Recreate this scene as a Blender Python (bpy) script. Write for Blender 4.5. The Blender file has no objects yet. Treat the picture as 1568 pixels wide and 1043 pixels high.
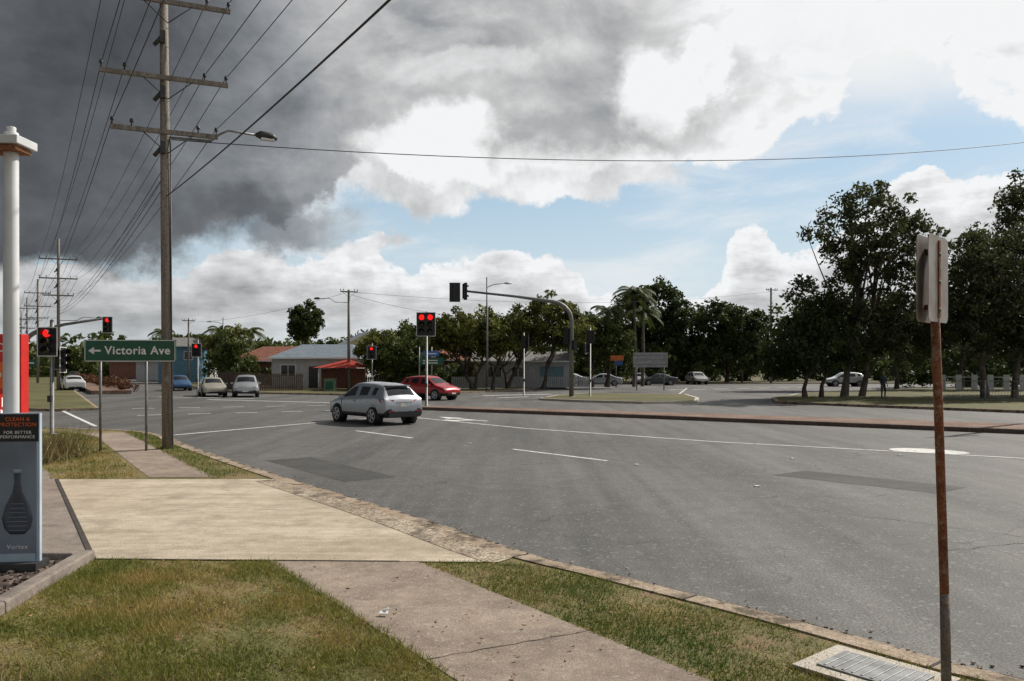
import bpy, bmesh, math, random
import numpy as np
from mathutils import Vector, Matrix
R=random.Random(7)
scene=bpy.context.scene
scene.view_settings.view_transform='Standard'
scene.view_settings.look='None'
rad=math.radians

# ------------------------------------------------------------------ materials
def newmat(name):
    m=bpy.data.materials.new(name); m.use_nodes=True
    nt=m.node_tree; return m,nt,nt.nodes['Principled BSDF']
def rgba(c): return (c[0],c[1],c[2],1)
def mat(name,col,rough=.6,metal=0,var=.15,scale=6,bump=0,emit=None,spec=.5,coat=0,col2=None):
    m,nt,b=newmat(name)
    b.inputs['Roughness'].default_value=rough; b.inputs['Metallic'].default_value=metal
    b.inputs['Specular IOR Level'].default_value=spec; b.inputs['Coat Weight'].default_value=coat
    tc=nt.nodes.new('ShaderNodeTexCoord')
    n=nt.nodes.new('ShaderNodeTexNoise'); n.inputs['Scale'].default_value=scale; n.inputs['Detail'].default_value=4
    nt.links.new(tc.outputs['Object'],n.inputs['Vector'])
    r=nt.nodes.new('ShaderNodeValToRGB')
    c2=col2 if col2 else tuple(c*(1-2*var) for c in col)
    c1=col if col2 else tuple(min(1,c*(1+var)) for c in col)
    r.color_ramp.elements[0].position=.35; r.color_ramp.elements[1].position=.65
    r.color_ramp.elements[0].color=rgba(c2); r.color_ramp.elements[1].color=rgba(c1)
    nt.links.new(n.outputs['Fac'],r.inputs['Fac']); nt.links.new(r.outputs['Color'],b.inputs['Base Color'])
    if bump:
        bp=nt.nodes.new('ShaderNodeBump'); bp.inputs['Strength'].default_value=bump; bp.inputs['Distance'].default_value=.02
        nt.links.new(n.outputs['Fac'],bp.inputs['Height']); nt.links.new(bp.outputs['Normal'],b.inputs['Normal'])
    if emit:
        b.inputs['Emission Color'].default_value=rgba(emit[0]); b.inputs['Emission Strength'].default_value=emit[1]
    return m
def surf(name,c1,c2,big=.35,med=3,fine=70,speck=.35,rough=.9,bump=.4,c3=None,cracks=0,spec=.3,stretch=None,streak=None,c3r=(.52,.66),chips=None):
    m,nt,b=newmat(name); L=nt.links.new
    b.inputs['Roughness'].default_value=rough; b.inputs['Specular IOR Level'].default_value=spec
    g=nt.nodes.new('ShaderNodeNewGeometry'); vec=g.outputs['Position']
    def noise(s,d=4,v=None,ro=.6):
        n=nt.nodes.new('ShaderNodeTexNoise'); n.inputs['Scale'].default_value=s; n.inputs['Detail'].default_value=d
        n.inputs['Roughness'].default_value=ro; L(v or vec,n.inputs['Vector']); return n.outputs['Fac']
    def mr(x,a,b_,c,d):
        n=nt.nodes.new('ShaderNodeMapRange'); n.inputs[1].default_value=a;n.inputs[2].default_value=b_;n.inputs[3].default_value=c;n.inputs[4].default_value=d
        L(x,n.inputs[0]); return n.outputs[0]
    def mix(f,a,b_,mode='MIX'):
        n=nt.nodes.new('ShaderNodeMix'); n.data_type='RGBA'; n.blend_type=mode
        if isinstance(f,float): n.inputs[0].default_value=f
        else: L(f,n.inputs[0])
        for i,q in((6,a),(7,b_)):
            if isinstance(q,tuple): n.inputs[i].default_value=rgba(q)
            else: L(q,n.inputs[i])
        return n.outputs[2]
    def mapped(rot,sc):
        mp=nt.nodes.new('ShaderNodeMapping'); mp.inputs['Rotation'].default_value=(0,0,rot); mp.inputs['Scale'].default_value=sc
        L(vec,mp.inputs['Vector']); return mp.outputs['Vector']
    v2=mapped(*stretch) if stretch else vec
    col=mix(mr(noise(big,6,v2),.38,.62,0,1),c1,c2)
    if c3: col=mix(mr(noise(med,5),c3r[0],c3r[1],0,1),col,c3)
    f=noise(fine,2); f2=noise(med*3,4)
    tot=nt.nodes.new('ShaderNodeMath'); tot.operation='MULTIPLY'
    L(mr(f,.3,.7,1-speck,1+speck),tot.inputs[0]); L(mr(f2,.3,.7,.84,1.16),tot.inputs[1])
    res=tot.outputs[0]
    if streak:
        st=noise(streak[2],3,mapped(streak[0],streak[1])); t2=nt.nodes.new('ShaderNodeMath'); t2.operation='MULTIPLY'
        L(res,t2.inputs[0]); L(mr(st,.35,.65,1-streak[3],1+streak[3]),t2.inputs[1]); res=t2.outputs[0]
    cm=nt.nodes.new('ShaderNodeCombineColor')
    for i in range(3): L(res,cm.inputs[i])
    col=mix(1.0,col,cm.outputs[0],'MULTIPLY')
    if chips:
        vo=nt.nodes.new('ShaderNodeTexVoronoi'); vo.inputs['Scale'].default_value=chips[0]; L(vec,vo.inputs['Vector'])
        sc=nt.nodes.new('ShaderNodeSeparateColor'); L(vo.outputs['Color'],sc.inputs[0])
        col=mix(mr(sc.outputs[0],chips[2],chips[2]+.02,0,chips[3]),col,chips[1])
    if cracks:
        vo=nt.nodes.new('ShaderNodeTexVoronoi'); vo.feature='DISTANCE_TO_EDGE'; vo.inputs['Scale'].default_value=cracks
        nv=nt.nodes.new('ShaderNodeTexNoise'); nv.inputs['Scale'].default_value=1.6; nv.inputs['Detail'].default_value=5; L(vec,nv.inputs['Vector'])
        ad=nt.nodes.new('ShaderNodeVectorMath'); ad.operation='ADD'; L(vec,ad.inputs[0]); L(nv.outputs['Color'],ad.inputs[1]); L(ad.outputs[0],vo.inputs['Vector'])
        cr=mr(vo.outputs['Distance'],0,.007,.8,0)
        gate=mr(noise(.25,1),.47,.53,0,1)
        mm=nt.nodes.new('ShaderNodeMath'); mm.operation='MULTIPLY'; L(cr,mm.inputs[0]); L(gate,mm.inputs[1])
        col=mix(mm.outputs[0],col,tuple(c*.35 for c in c1))
    L(col,b.inputs['Base Color'])
    if bump:
        bp=nt.nodes.new('ShaderNodeBump'); bp.inputs['Strength'].default_value=bump; bp.inputs['Distance'].default_value=.01
        L(f,bp.inputs['Height']); L(bp.outputs['Normal'],b.inputs['Normal'])
    return m
def leafmat(name,c1,c2,trans=.25,pos=0,mid=None,pw=.6):
    m,nt,b=newmat(name); L=nt.links.new
    at=nt.nodes.new('ShaderNodeAttribute'); at.attribute_name='shade'
    r=nt.nodes.new('ShaderNodeValToRGB'); r.color_ramp.elements[0].color=rgba(c1); r.color_ramp.elements[1].color=rgba(c2)
    if mid: e=r.color_ramp.elements.new(.5); e.color=rgba(mid)
    fac=at.outputs['Fac']
    if pos:
        g=nt.nodes.new('ShaderNodeNewGeometry'); n=nt.nodes.new('ShaderNodeTexNoise'); n.inputs['Scale'].default_value=pos; n.inputs['Detail'].default_value=4
        L(g.outputs['Position'],n.inputs['Vector'])
        mr=nt.nodes.new('ShaderNodeMapRange'); mr.inputs[1].default_value=.36; mr.inputs[2].default_value=.64; L(n.outputs['Fac'],mr.inputs[0])
        a=nt.nodes.new('ShaderNodeMath'); a.operation='MULTIPLY_ADD'; L(mr.outputs[0],a.inputs[0]); a.inputs[1].default_value=pw
        a2=nt.nodes.new('ShaderNodeMath'); a2.operation='MULTIPLY'; L(fac,a2.inputs[0]); a2.inputs[1].default_value=1-pw; L(a2.outputs[0],a.inputs[2]); fac=a.outputs[0]
    L(fac,r.inputs['Fac']); L(r.outputs['Color'],b.inputs['Base Color']); b.inputs['Roughness'].default_value=.6; b.inputs['Specular IOR Level'].default_value=.25
    tr=nt.nodes.new('ShaderNodeBsdfTranslucent'); L(r.outputs['Color'],tr.inputs['Color'])
    ms=nt.nodes.new('ShaderNodeMixShader'); ms.inputs[0].default_value=trans
    L(b.outputs[0],ms.inputs[1]); L(tr.outputs[0],ms.inputs[2]); L(ms.outputs[0],nt.nodes['Material Output'].inputs['Surface'])
    return m

ASPH=surf('asphalt',(.070,.069,.067),(.112,.109,.104),big=.20,med=.7,fine=38,speck=.55,rough=.72,bump=.6,cracks=.26,spec=.4,stretch=(rad(-35),(2.2,.35,1)),streak=(rad(-35),(2.0,.06,1),1.0,.15),chips=(26,(.25,.245,.235),.94,.45))
PATCH=surf('asphalt_repair',(.055,.055,.055),(.075,.074,.072),big=.8,med=2,fine=42,speck=.5,rough=.8,bump=.6)
KERB=surf('kerb_concrete',(.27,.205,.145),(.36,.29,.22),big=1.2,med=4,fine=50,speck=.4,c3=(.11,.085,.06),c3r=(.5,.62))
GUT=surf('gutter_concrete',(.24,.185,.135),(.32,.26,.20),big=1.0,med=3,fine=60,speck=.45,c3=(.07,.06,.048),c3r=(.46,.56))
PATH=surf('footpath_concrete',(.22,.175,.140),(.31,.25,.20),big=.7,med=2.2,fine=80,speck=.35,c3=(.17,.135,.11),c3r=(.5,.75),chips=(40,(.42,.38,.33),.95,.4))
DRIVE=surf('driveway_concrete',(.37,.315,.235),(.47,.41,.32),big=.45,med=1.6,fine=55,speck=.28,stretch=(0,(.6,2,1)),streak=(rad(8),(.35,9,1),1.2,.10),c3=(.30,.25,.19),c3r=(.5,.75),chips=(35,(.24,.2,.16),.96,.4))
RUB=surf('rubble_edge',(.27,.22,.16),(.40,.34,.26),big=1.2,med=4,fine=34,speck=.75,c3=(.16,.13,.10),c3r=(.52,.62),chips=(55,(.10,.085,.065),.84,.6))
FORE=surf('forecourt_concrete',(.20,.17,.145),(.27,.23,.20),big=.6,med=2,fine=70,speck=.28,c3=(.15,.125,.11))
GRASS=surf('grass_soil',(.10,.10,.035),(.20,.155,.065),big=.8,med=3,fine=60,speck=.5,c3=(.19,.13,.07))
FARG=surf('far_grass',(.075,.075,.03),(.13,.11,.05),big=.1,med=.6,fine=12,speck=.4)
PARKG=surf('park_grass',(.075,.075,.03),(.13,.125,.045),big=.2,med=.8,fine=14,speck=.5,c3=(.11,.08,.05))
MEDT=surf('median_pebble',(.15,.09,.065),(.22,.15,.115),big=.8,med=5,fine=14,speck=.6)
MEDK=surf('median_kerb',(.12,.085,.07),(.18,.13,.11),big=1,med=3,fine=20,speck=.4)
DIRT=surf('bark_mulch',(.05,.035,.03),(.12,.085,.07),big=2,med=9,fine=40,speck=.7,c3=(.25,.2,.18))
WHITE=surf('road_paint',(.58,.58,.56),(.70,.70,.68),big=1.5,med=4,fine=40,speck=.22,c3=(.28,.28,.27),c3r=(.56,.68))
JOINT=mat('joint_tar',(.05,.043,.036),.9)
WOODP=surf('weathered_pole',(.16,.14,.12),(.26,.23,.20),big=1.5,med=6,fine=40,speck=.35,stretch=(0,(6,6,.4)))
GALV=mat('galvanised_steel',(.22,.225,.225),.55,.4,.15,8)
DARKM=mat('dark_metal',(.05,.05,.05),.5,.3)
BLACK=mat('black_plastic',(.012,.012,.013),.45)
RUST=surf('rust',(.15,.055,.028),(.24,.10,.05),big=6,med=14,fine=80,speck=.4,c3=(.27,.19,.14))
RUSTG=surf('rust_grey',(.17,.14,.12),(.25,.22,.20),big=5,med=10,fine=80,speck=.35,c3=(.16,.07,.04))
WPAINT=mat('white_paint',(.62,.63,.64),.4,0,.05,3)
GREEN=mat('sign_green',(.01,.085,.05),.35,0,.06)
REDP=mat('red_panel',(.55,.02,.015),.35,0,.05)
ORP=mat('orange_panel',(.75,.14,.02),.35,0,.05)
SIGNW=mat('sign_white',(.74,.74,.74),.4,0,.03)
REDL=mat('red_signal',(.8,.02,.01),.4,emit=((1,.012,.012),1.6),spec=.1)
DIML=mat('unlit_lens',(.03,.035,.02),.2)
WIRE=mat('wire_rubber',(.015,.015,.017),.6)
BARK=surf('bark',(.05,.04,.033),(.11,.09,.075),big=2,med=7,fine=30,speck=.4)
BARKL=surf('eucalypt_bark',(.08,.065,.055),(.17,.145,.125),big=1,med=5,fine=30,speck=.4)
TYRE=mat('tyre',(.015,.015,.015),.8); RIM=mat('alloy_rim',(.45,.45,.47),.3,.8)
GLASSD=mat('car_glass',(.010,.013,.015),.08,0,.02,spec=.45)
TAIL=mat('tail_lamp',(.50,.015,.012),.2,coat=.3); HEADL=mat('head_lamp',(.7,.72,.75),.1,.2)
PLATE=mat('number_plate',(.65,.65,.6),.4)

# ------------------------------------------------------------------ mesh helpers
class MB:
    def __init__(s): s.v=[];s.f=[];s.m=[];s.s=[];s.mats=[]
    def mi(s,m):
        if m not in s.mats: s.mats.append(m)
        return s.mats.index(m)
    def add(s,vs,fs,m,smooth=False,M=None):
        o=len(s.v)
        for p in vs:
            p=Vector(p)
            if M is not None: p=M@p
            s.v.append(tuple(p))
        k=s.mi(m)
        for f in fs: s.f.append(tuple(i+o for i in f)); s.m.append(k); s.s.append(smooth)
    def box(s,c,d,m,M=None):
        x,y,z=c; a,b,e=d[0]/2,d[1]/2,d[2]/2
        vs=[(x+i*a,y+j*b,z+k*e) for k in(-1,1) for j in(-1,1) for i in(-1,1)]
        s.add(vs,[(0,2,3,1),(4,5,7,6),(0,1,5,4),(2,6,7,3),(0,4,6,2),(1,3,7,5)],m,M=M)
    def tube(s,pts,r,m,n=10,M=None,cap=True):
        pts=[Vector(p) for p in pts]
        if not isinstance(r,(list,tuple)): r=[r]*len(pts)
        vs=[];fs=[]; u=None
        for i,p in enumerate(pts):
            t=(pts[min(i+1,len(pts)-1)]-pts[max(i-1,0)]).normalized()
            if u is None:
                ref=Vector((0,0,1)) if abs(t.z)<.9 else Vector((1,0,0)); u=t.cross(ref).normalized()
            else: u=(u-t*u.dot(t)).normalized()
            w=t.cross(u)
            for k in range(n):
                a=2*math.pi*k/n; vs.append(p+u*math.cos(a)*r[i]+w*math.sin(a)*r[i])
        for i in range(len(pts)-1):
            for k in range(n):
                a=i*n+k;b=i*n+(k+1)%n; fs.append((a,b,b+n,a+n))
        if cap: fs.append(tuple(range(n))[::-1]); fs.append(tuple(len(vs)-n+k for k in range(n)))
        s.add(vs,fs,m,True,M)
    def build(s,name,loc=(0,0,0),rz=0,bevel=0,parent=None):
        me=bpy.data.meshes.new(name); me.from_pydata(s.v,[],s.f)
        for m in s.mats: me.materials.append(m)
        me.polygons.foreach_set('material_index',s.m); me.polygons.foreach_set('use_smooth',s.s); me.update()
        o=bpy.data.objects.new(name,me); scene.collection.objects.link(o)
        o.location=loc; o.rotation_euler=(0,0,rz)
        if bevel:
            b=o.modifiers.new('bevel','BEVEL'); b.width=bevel; b.segments=2; b.limit_method='ANGLE'; b.angle_limit=rad(25)
        if parent: o.parent=parent
        return o
def smooth_line(P,k=6):
    P=[Vector((p[0],p[1])) for p in P]; out=[]
    for i in range(len(P)-1):
        a=P[max(i-1,0)];b=P[i];c=P[i+1];d=P[min(i+2,len(P)-1)]
        for j in range(k):
            t=j/k
            out.append(.5*((2*b)+(-a+c)*t+(2*a-5*b+4*c-d)*t*t+(-a+3*b-3*c+d)*t**3))
    out.append(P[-1]); return out
def offs(P,d):
    o=[]
    for i,p in enumerate(P):
        t=(P[min(i+1,len(P)-1)]-P[max(i-1,0)]).normalized(); o.append(p+Vector((-t.y,t.x))*d)
    return o
def sweep(name,P,prof,m,jit=0):
    mb=MB(); n=len(prof); vs=[]
    rows=[offs(P,d) for d,z in prof]
    for i in range(len(P)):
        for j in range(n): vs.append((rows[j][i].x,rows[j][i].y,prof[j][1]+(R.uniform(-jit,jit) if jit else 0)))
    fs=[(i*n+j,(i+1)*n+j,(i+1)*n+j+1,i*n+j+1) for i in range(len(P)-1) for j in range(n-1)]
    mb.add(vs,[f[::-1] for f in fs],m); return mb.build(name)
def flat(name,pts,z,m,parent=None):
    bm=bmesh.new(); vs=[bm.verts.new((p[0],p[1],z)) for p in pts]; f=bm.faces.new(vs); f.normal_update()
    if f.normal.z<0: f.normal_flip()
    bmesh.ops.triangulate(bm,faces=bm.faces[:]); me=bpy.data.meshes.new(name); bm.to_mesh(me); bm.free()
    me.materials.append(m); o=bpy.data.objects.new(name,me); scene.collection.objects.link(o)
    if parent: o.parent=parent
    return o
def slab(name,pts,z0,z1,mtop,mside,lip=.12):
    P=[Vector((p[0],p[1])) for p in pts]
    A=sum(P[i].x*P[(i+1)%len(P)].y-P[(i+1)%len(P)].x*P[i].y for i in range(len(P)))
    if A<0: P=P[::-1]
    n=len(P); inn=[]
    for i in range(n):
        t1=(P[i]-P[i-1]).normalized(); t2=(P[(i+1)%n]-P[i]).normalized(); t=(t1+t2).normalized()
        inn.append(P[i]+Vector((-t.y,t.x))*lip)
    mb=MB()
    vs=[(p.x,p.y,z0) for p in P]+[(p.x,p.y,z1) for p in P]+[(p.x,p.y,z1) for p in inn]
    fs=[(i,(i+1)%n,(i+1)%n+n,i+n) for i in range(n)]+[(i+n,(i+1)%n+n,(i+1)%n+2*n,i+2*n) for i in range(n)]
    mb.add(vs,fs,mside)
    mb.add([(p.x,p.y,z1+.004) for p in inn],[tuple(range(n))],mtop)
    return mb.build(name)

# ------------------------------------------------------------------ ground
flat('ground',[(-2500,-1500),(2500,-1500),(2500,3500),(-2500,3500)],-.03,FARG)
flat('asphalt_road',[(-260,-60),(160,-60),(160,115),(-30,115),(-30,420),(-260,420)],0,ASPH)
flat('asphalt_patch',[(-3.2,15.6),(-2.3,16.3),(-4.9,19.9),(-5.8,19.2)],.003,PATCH)
flat('asphalt_patch',[(7.4,14.2),(8.3,14.9),(6.2,17.3),(5.3,16.6)],.003,PATCH)
K=smooth_line([(22,-18),(6.9,1.2),(3.75,5.1),(3.10,5.81),(2.64,6.40),(2.07,7.09),(.97,8.31),(.04,9.33),(-1.64,11.8),(-4.63,15.9),(-7.2,19.6),(-9.42,22.9),(-10.7,25.0),(-12.2,26.6),(-14.4,27.6),(-18,28.8),(-30,34),(-60,48)])
sweep('gutter',K,[(-.30,.006),(.0,.008)],GUT)
sweep('kerb',K,[(0,.004),(.03,.10),(.08,.128),(.28,.130),(.285,.10)],KERB)
KB=offs(K,.28)
flat('grass_verge',[(p.x,p.y) for p in KB]+[(-60,-25),(20,-25)],.115,GRASS)
mb=MB()
acc=0
for i in range(len(K)-1):
    acc+=(K[i+1]-K[i]).length
    if acc>2.1 and K[i].y>3:
        acc=0; t=(K[i+1]-K[i]).normalized(); n=Vector((-t.y,t.x)); a=K[i]-n*.30; b=K[i]; c=K[i]+n*.28
        w=t*.012
        mb.add([(*(a-w),.011),(*(a+w),.011),(*(b+w),.012),(*(b-w),.012)],[(0,1,2,3)],JOINT)
        b2=K[i]+n*.08
        mb.add([(*(b2-w),.1325),(*(b2+w),.1325),(*(c+w),.1345),(*(c-w),.1345)],[(0,1,2,3)],JOINT)
mb.build('kerb_joints')
flat('footpath',[(-2.6,8.75),(-1.0,8.72),(1.32,5.41),(8.5,-5),(6.8,-5),(-.36,5.41)],.121,PATH)
flat('footpath',[(-6.85,15.4),(-5.6,15.4),(-11.0,23.9),(-12.4,26.0),(-13.6,25.6),(-12.3,24.2)],.121,PATH)
KB2=offs(K,.30)
drv=[(-8.4,15.1)]
edge=[(p.x,p.y) for p in KB2 if 8.75<p.y<15.2 and p.x<1]
edge.sort(key=lambda p:-p[1])
drv+= [(edge[0][0]-.02,15.1)]+edge+[(edge[-1][0]-.15,8.68),(-4.5,8.83)]
flat('driveway',drv,.126,DRIVE)
ks=[p for p in K if 8.9<p.y<15.3]
sweep('driveway_rubble_edge',ks,[(.285,.1315),(.66,.1305)],RUB)
flat('forecourt',[(-8.43,15.1),(-4.56,8.83),(-5.6,8.83),(-30,8.85),(-30,18),(-10.5,18)],.122,FORE)
mb=MB()
def strip(mb,a,b,w,z,m):
    a=Vector(a);b=Vector(b);t=(b-a).normalized();n=Vector((-t.y,t.x))*w/2
    mb.add([(*(a-n),z),(*(b-n),z),(*(b+n),z),(*(a+n),z)],[(0,1,2,3)],m)
strip(mb,(-8.42,15.1),(-4.53,8.83),.06,.130,JOINT)
strip(mb,(-4.53,8.83),(-1.2,8.72),.015,.130,JOINT)
strip(mb,(-8.42,15.1),(-5.0,15.1),.02,.130,JOINT)
strip(mb,(-8.3,17.8),(-7.2,18.3),.02,.125,JOINT)
strip(mb,(-10.2,20.9),(-9,21.4),.02,.125,JOINT)
def crack(a,b,n,w,z,jit):
    a=Vector(a);b=Vector(b);t=(b-a).normalized();nn=Vector((-t.y,t.x)); P=[a+(b-a)*(i/n)+nn*R.uniform(-jit,jit) for i in range(n+1)]
    for i in range(n): strip(mb,P[i],P[i+1],w*R.uniform(.5,1.2),z+.0003*(i%2),JOINT)
crack((-.62,5.8),(.62,6.45),12,.010,.1245,.018)
crack((-2.6,11.6),(-5.2,12.3),14,.006,.1295,.03)
crack((5.2,9.8),(9.8,11.2),26,.014,.004,.05)
crack((4.0,13.2),(8.0,9.2),26,.012,.0045,.05)
mb.build('expansion_joints')
mb=MB()
for i in range(900):
    k=R.choice([p for p in range(len(K)) if 5.5<K[p].y<18]); t=(K[k+1]-K[k]); n=Vector((-t.y,t.x)).normalized()
    p=K[k]+t*R.random()-n*(abs(R.gauss(0,.16))+.01); s=R.uniform(.008,.024)
    mb.box((p.x,p.y,.012),(s,s*R.uniform(.6,1.3),s*.5),R.choice([KERB,GUT,DIRT,DIRT]),M=None)
mb.build('loose_gravel')
flat('garden_bed',[(-4.66,8.8),(-4.42,6.9),(-4.3,3),(-12,3),(-12,8.8)],.14,DIRT)
mb=MB()
def kerbbar(mb,a,b,w,h,m):
    a=Vector(a);b=Vector(b);c=(a+b)/2; L=(b-a).length; an=math.atan2(b.y-a.y,b.x-a.x)
    M=Matrix.Translation((c.x,c.y,.1+h/2))@Matrix.Rotation(an,4,'Z'); mb.box((0,0,0),(L,w,h),m,M)
kerbbar(mb,(-4.6,8.85),(-4.36,6.9),.16,.12,FORE); kerbbar(mb,(-4.36,6.9),(-4.25,3),.16,.12,FORE); kerbbar(mb,(-12,8.9),(-4.7,8.8),.14,.11,FORE)
mb.build('garden_edging',bevel=.02)
mb=MB()
for i in range(700):
    s=R.uniform(.02,.07); x=R.uniform(-6.2,-4.55);y=R.uniform(5.5,8.65)
    mb.box((0,0,0),(s,s*.6,s*.5),R.choice([DIRT,PATH,BARK,BARK]),Matrix.Translation((x,y,.15))@Matrix.Rotation(R.uniform(0,3),4,'Z')@Matrix.Rotation(R.uniform(-.5,.5),4,'X'))
mb.build('mulch_pieces')
mb=MB(); M=Matrix.Translation((2.45,5.52,.12))@Matrix.Rotation(rad(-50),4,'Z')
CONC=surf('pit_concrete',(.42,.38,.32),(.52,.48,.42),big=3,med=9,fine=70,speck=.25)
mb.box((0,0,.01),(.86,.62,.03),CONC,M); mb.box((0,0,.03),(.62,.40,.014),GALV,M)
for i in range(9): mb.box((-.26+i*.065,0,.039),(.02,.36,.006),GALV,M)
mb.build('pit_cover',bevel=.004)
slab('road_median',[(-4.9,41.9),(-5.1,42.6),(-4.2,43.2),(7,37),(18.7,29.4),(40,15.5),(38,12.5),(16.7,26.7),(5.5,35)],0,.15,MEDT,MEDK,.2)
slab('grass_island',[(1.77,53.9),(3.2,60),(5.9,64.5),(13.3,62.5),(12.6,55),(11.2,49.3),(7.8,48.6),(4.2,50.9)],0,.14,PARKG,CONC,.25)
slab('brick_median',[(-31,66.5),(-33.5,65),(-68,124),(-110,200),(-103,200),(-62,124)],0,.3,MEDT,MEDT,.2)
slab('roadside_verge',[(-21,41.5),(-22.5,40.3),(-60,56),(-200,60),(-200,300),(-160,280),(-95,170),(-38.5,72)],0,.13,PARKG,KERB,.2)
slab('residential_verge',[(-22.5,67.5),(-12.7,63),(-6.5,64.5),(-1,72),(4,86),(10,106),(60,108),(150,112),(300,400),(-120,400),(-90,190),(-30,80)],0,.13,FARG,KERB,.25)
slab('park_verge',[(15.9,49.3),(18,46.2),(24.3,38.7),(52,10),(120,10),(140,85),(60,84),(40,80),(24,66),(17.5,55)],0,.14,PARKG,KERB,.25)

# ------------------------------------------------------------------ markings
mk=MB()
def line(pts,w,z=.006):
    P=[Vector(p) for p in pts]; A=offs(P,w/2);B=offs(P,-w/2)
    vs=[(p.x,p.y,z) for p in A]+[(p.x,p.y,z) for p in B]; n=len(P)
    mk.add(vs,[(i,i+n,i+1+n,i+1) for i in range(n-1)],WHITE)
line([(-6.4,38.5),(-3.73,34.8),(.37,29.3),(6.05,23.9),(10.8,20.7),(12.3,19.6),(20,14)],.13)
line([(.02,21.8),(2.23,19.1)],.12)
line([(-5.37,28.1),(-3.07,25.2)],.12)
line([(-11.3,25.6),(-7.6,32.4)],.15)
line([(-7.6,32.4),(-6.0,35.0)],.12)
line([(-25.8,45.8),(-15.4,30.2)],.15)
for i in range(7):
    x=-17+i*1.9; line([(x,37+i*1.0),(x+.9,37.5+i*1.0)],.2)
for i in range(7):
    x=-20+i*2.1; line([(x,43+i*.8),(x+1.0,43.4+i*.8)],.2)
line([(-20.5,55),(-11,50)],.3); line([(-26,60),(-18,57)],.3)
line([(-2.2,62.5),(3.2,66)],.6); line([(-1,58),(1.2,60)],.4)
line([(20,60.5),(26.5,73)],.15); line([(13.5,66),(18,84)],.15)
for i in range(7): line([(15+i*2.6,78+i*1.6),(16.6+i*2.6,79+i*1.6)],.5)
line([(18,90),(38,92)],.3)
def arrow(c,ang,s=1):
    M=Matrix.Translation((c[0],c[1],.009))@Matrix.Rotation(ang,4,'Z')
    mk.add([(0,-.10,0),(2.2*s,-.10,0),(2.2*s,.10,0),(0,.10,0)],[(0,1,2,3)],WHITE,M=M)
    mk.add([(2.2*s,-.42,0),(3.6*s,0,0),(2.2*s,.42,0)],[(0,1,2)],WHITE,M=M)
    mk.add([(.7*s,.10,0),(1.3*s,.10,0),(1.5*s,.75,0),(1.0*s,.75,0)],[(0,1,2,3)],WHITE,M=M)
    mk.add([(.75*s,.75,0),(1.9*s,.75,0),(1.4*s,1.25,0)],[(0,1,2)],WHITE,M=M)
arrow((-1.0,33),rad(128))
M=Matrix.Translation((10.7,21.4,.009))@Matrix.Rotation(rad(-38),4,'Z'); mk.add([((1.15 if math.cos(k/24*6.2832)>0 else .75)*math.cos(k/24*6.2832),.62*math.sin(k/24*6.2832),0) for k in range(24)],[tuple(range(24))],WHITE,M=M)
for p in [(2.8,18.3),(9.6,20.2),(6.7,19.5),(-1.2,23.4),(4.5,15.0)]:
    mk.box((p[0],p[1],.012),(.09,.09,.018),WHITE)
mk.build('road_markings')

# ------------------------------------------------------------------ grass blades
def np_mesh(name,V,F,mats,midx=None,shade=None,loc=(0,0,0),rz=0):
    me=bpy.data.meshes.new(name); n=len(V);k=F.shape[1];m=len(F)
    me.vertices.add(n); me.vertices.foreach_set('co',V.astype(np.float32).ravel())
    me.loops.add(m*k); me.loops.foreach_set('vertex_index',F.astype(np.int32).ravel())
    me.polygons.add(m); me.polygons.foreach_set('loop_start',np.arange(0,m*k,k,dtype=np.int32))
    try: me.polygons.foreach_set('loop_total',np.full(m,k,dtype=np.int32))
    except Exception: pass
    for q in mats: me.materials.append(q)
    if midx is not None: me.polygons.foreach_set('material_index',midx.astype(np.int32))
    if shade is not None:
        a=me.attributes.new('shade','FLOAT','POINT'); a.data.foreach_set('value',shade.astype(np.float32))
    me.update(calc_edges=True); me.validate()
    o=bpy.data.objects.new(name,me); scene.collection.objects.link(o); o.location=loc; o.rotation_euler=(0,0,rz); return o
def inpoly(P,poly):
    x,y=P[:,0],P[:,1]; ins=np.zeros(len(P),bool); n=len(poly)
    for i in range(n):
        x1,y1=poly[i][0],poly[i][1]; x2,y2=poly[(i+1)%n][0],poly[(i+1)%n][1]
        if y1==y2: continue
        c=((y1>y)!=(y2>y))&(x<(x2-x1)*(y-y1)/(y2-y1)+x1); ins^=c
    return ins
rng=np.random.default_rng(3)
def grass(name,poly,n,h,w,m,z=.115,thin=True):
    a=np.array([(p[0],p[1]) for p in poly]); lo=a.min(0);hi=a.max(0)
    P=lo+rng.random((n*2,2))*(hi-lo); P=P[inpoly(P,poly)][:n]; n=len(P)
    patch=(np.sin(P[:,0]*3.1+P[:,1]*1.7)+np.sin(P[:,1]*4.3-P[:,0]*1.3)+np.sin(P[:,0]*9+1)*.5+np.sin(P[:,0]*13+P[:,1]*17)*.5)/3
    if thin:
        keep=rng.random(n)<np.clip(.78+patch*.9,.15,1); P=P[keep]; patch=patch[keep]; n=len(P)
    P=P+rng.normal(size=(n,2))*h*.4
    hh=h*(.35+rng.random(n)**2*1.3)*(1+.35*patch); an=rng.random(n)*6.28; l=rng.normal(size=(n,2))*h*.6
    d=np.stack([np.cos(an),np.sin(an)],1)*w*(.5+.9*rng.random((n,1)))
    B=np.c_[P,np.full(n,z)]
    V=np.empty((n,3,3)); V[:,0]=B; V[:,0,:2]-=d; V[:,1]=B; V[:,1,:2]+=d; V[:,2]=B; V[:,2,:2]+=l; V[:,2,2]+=hh
    sh=np.clip(rng.normal(.48,.33,n)-.15*patch,0,1)
    return np_mesh(name,V.reshape(-1,3),np.arange(n*3).reshape(-1,3),[m],shade=np.repeat(sh,3))
GR=leafmat('grass_blades',(.085,.130,.016),(.46,.31,.13),.3,pos=.9,mid=(.21,.21,.045),pw=.62)
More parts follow.
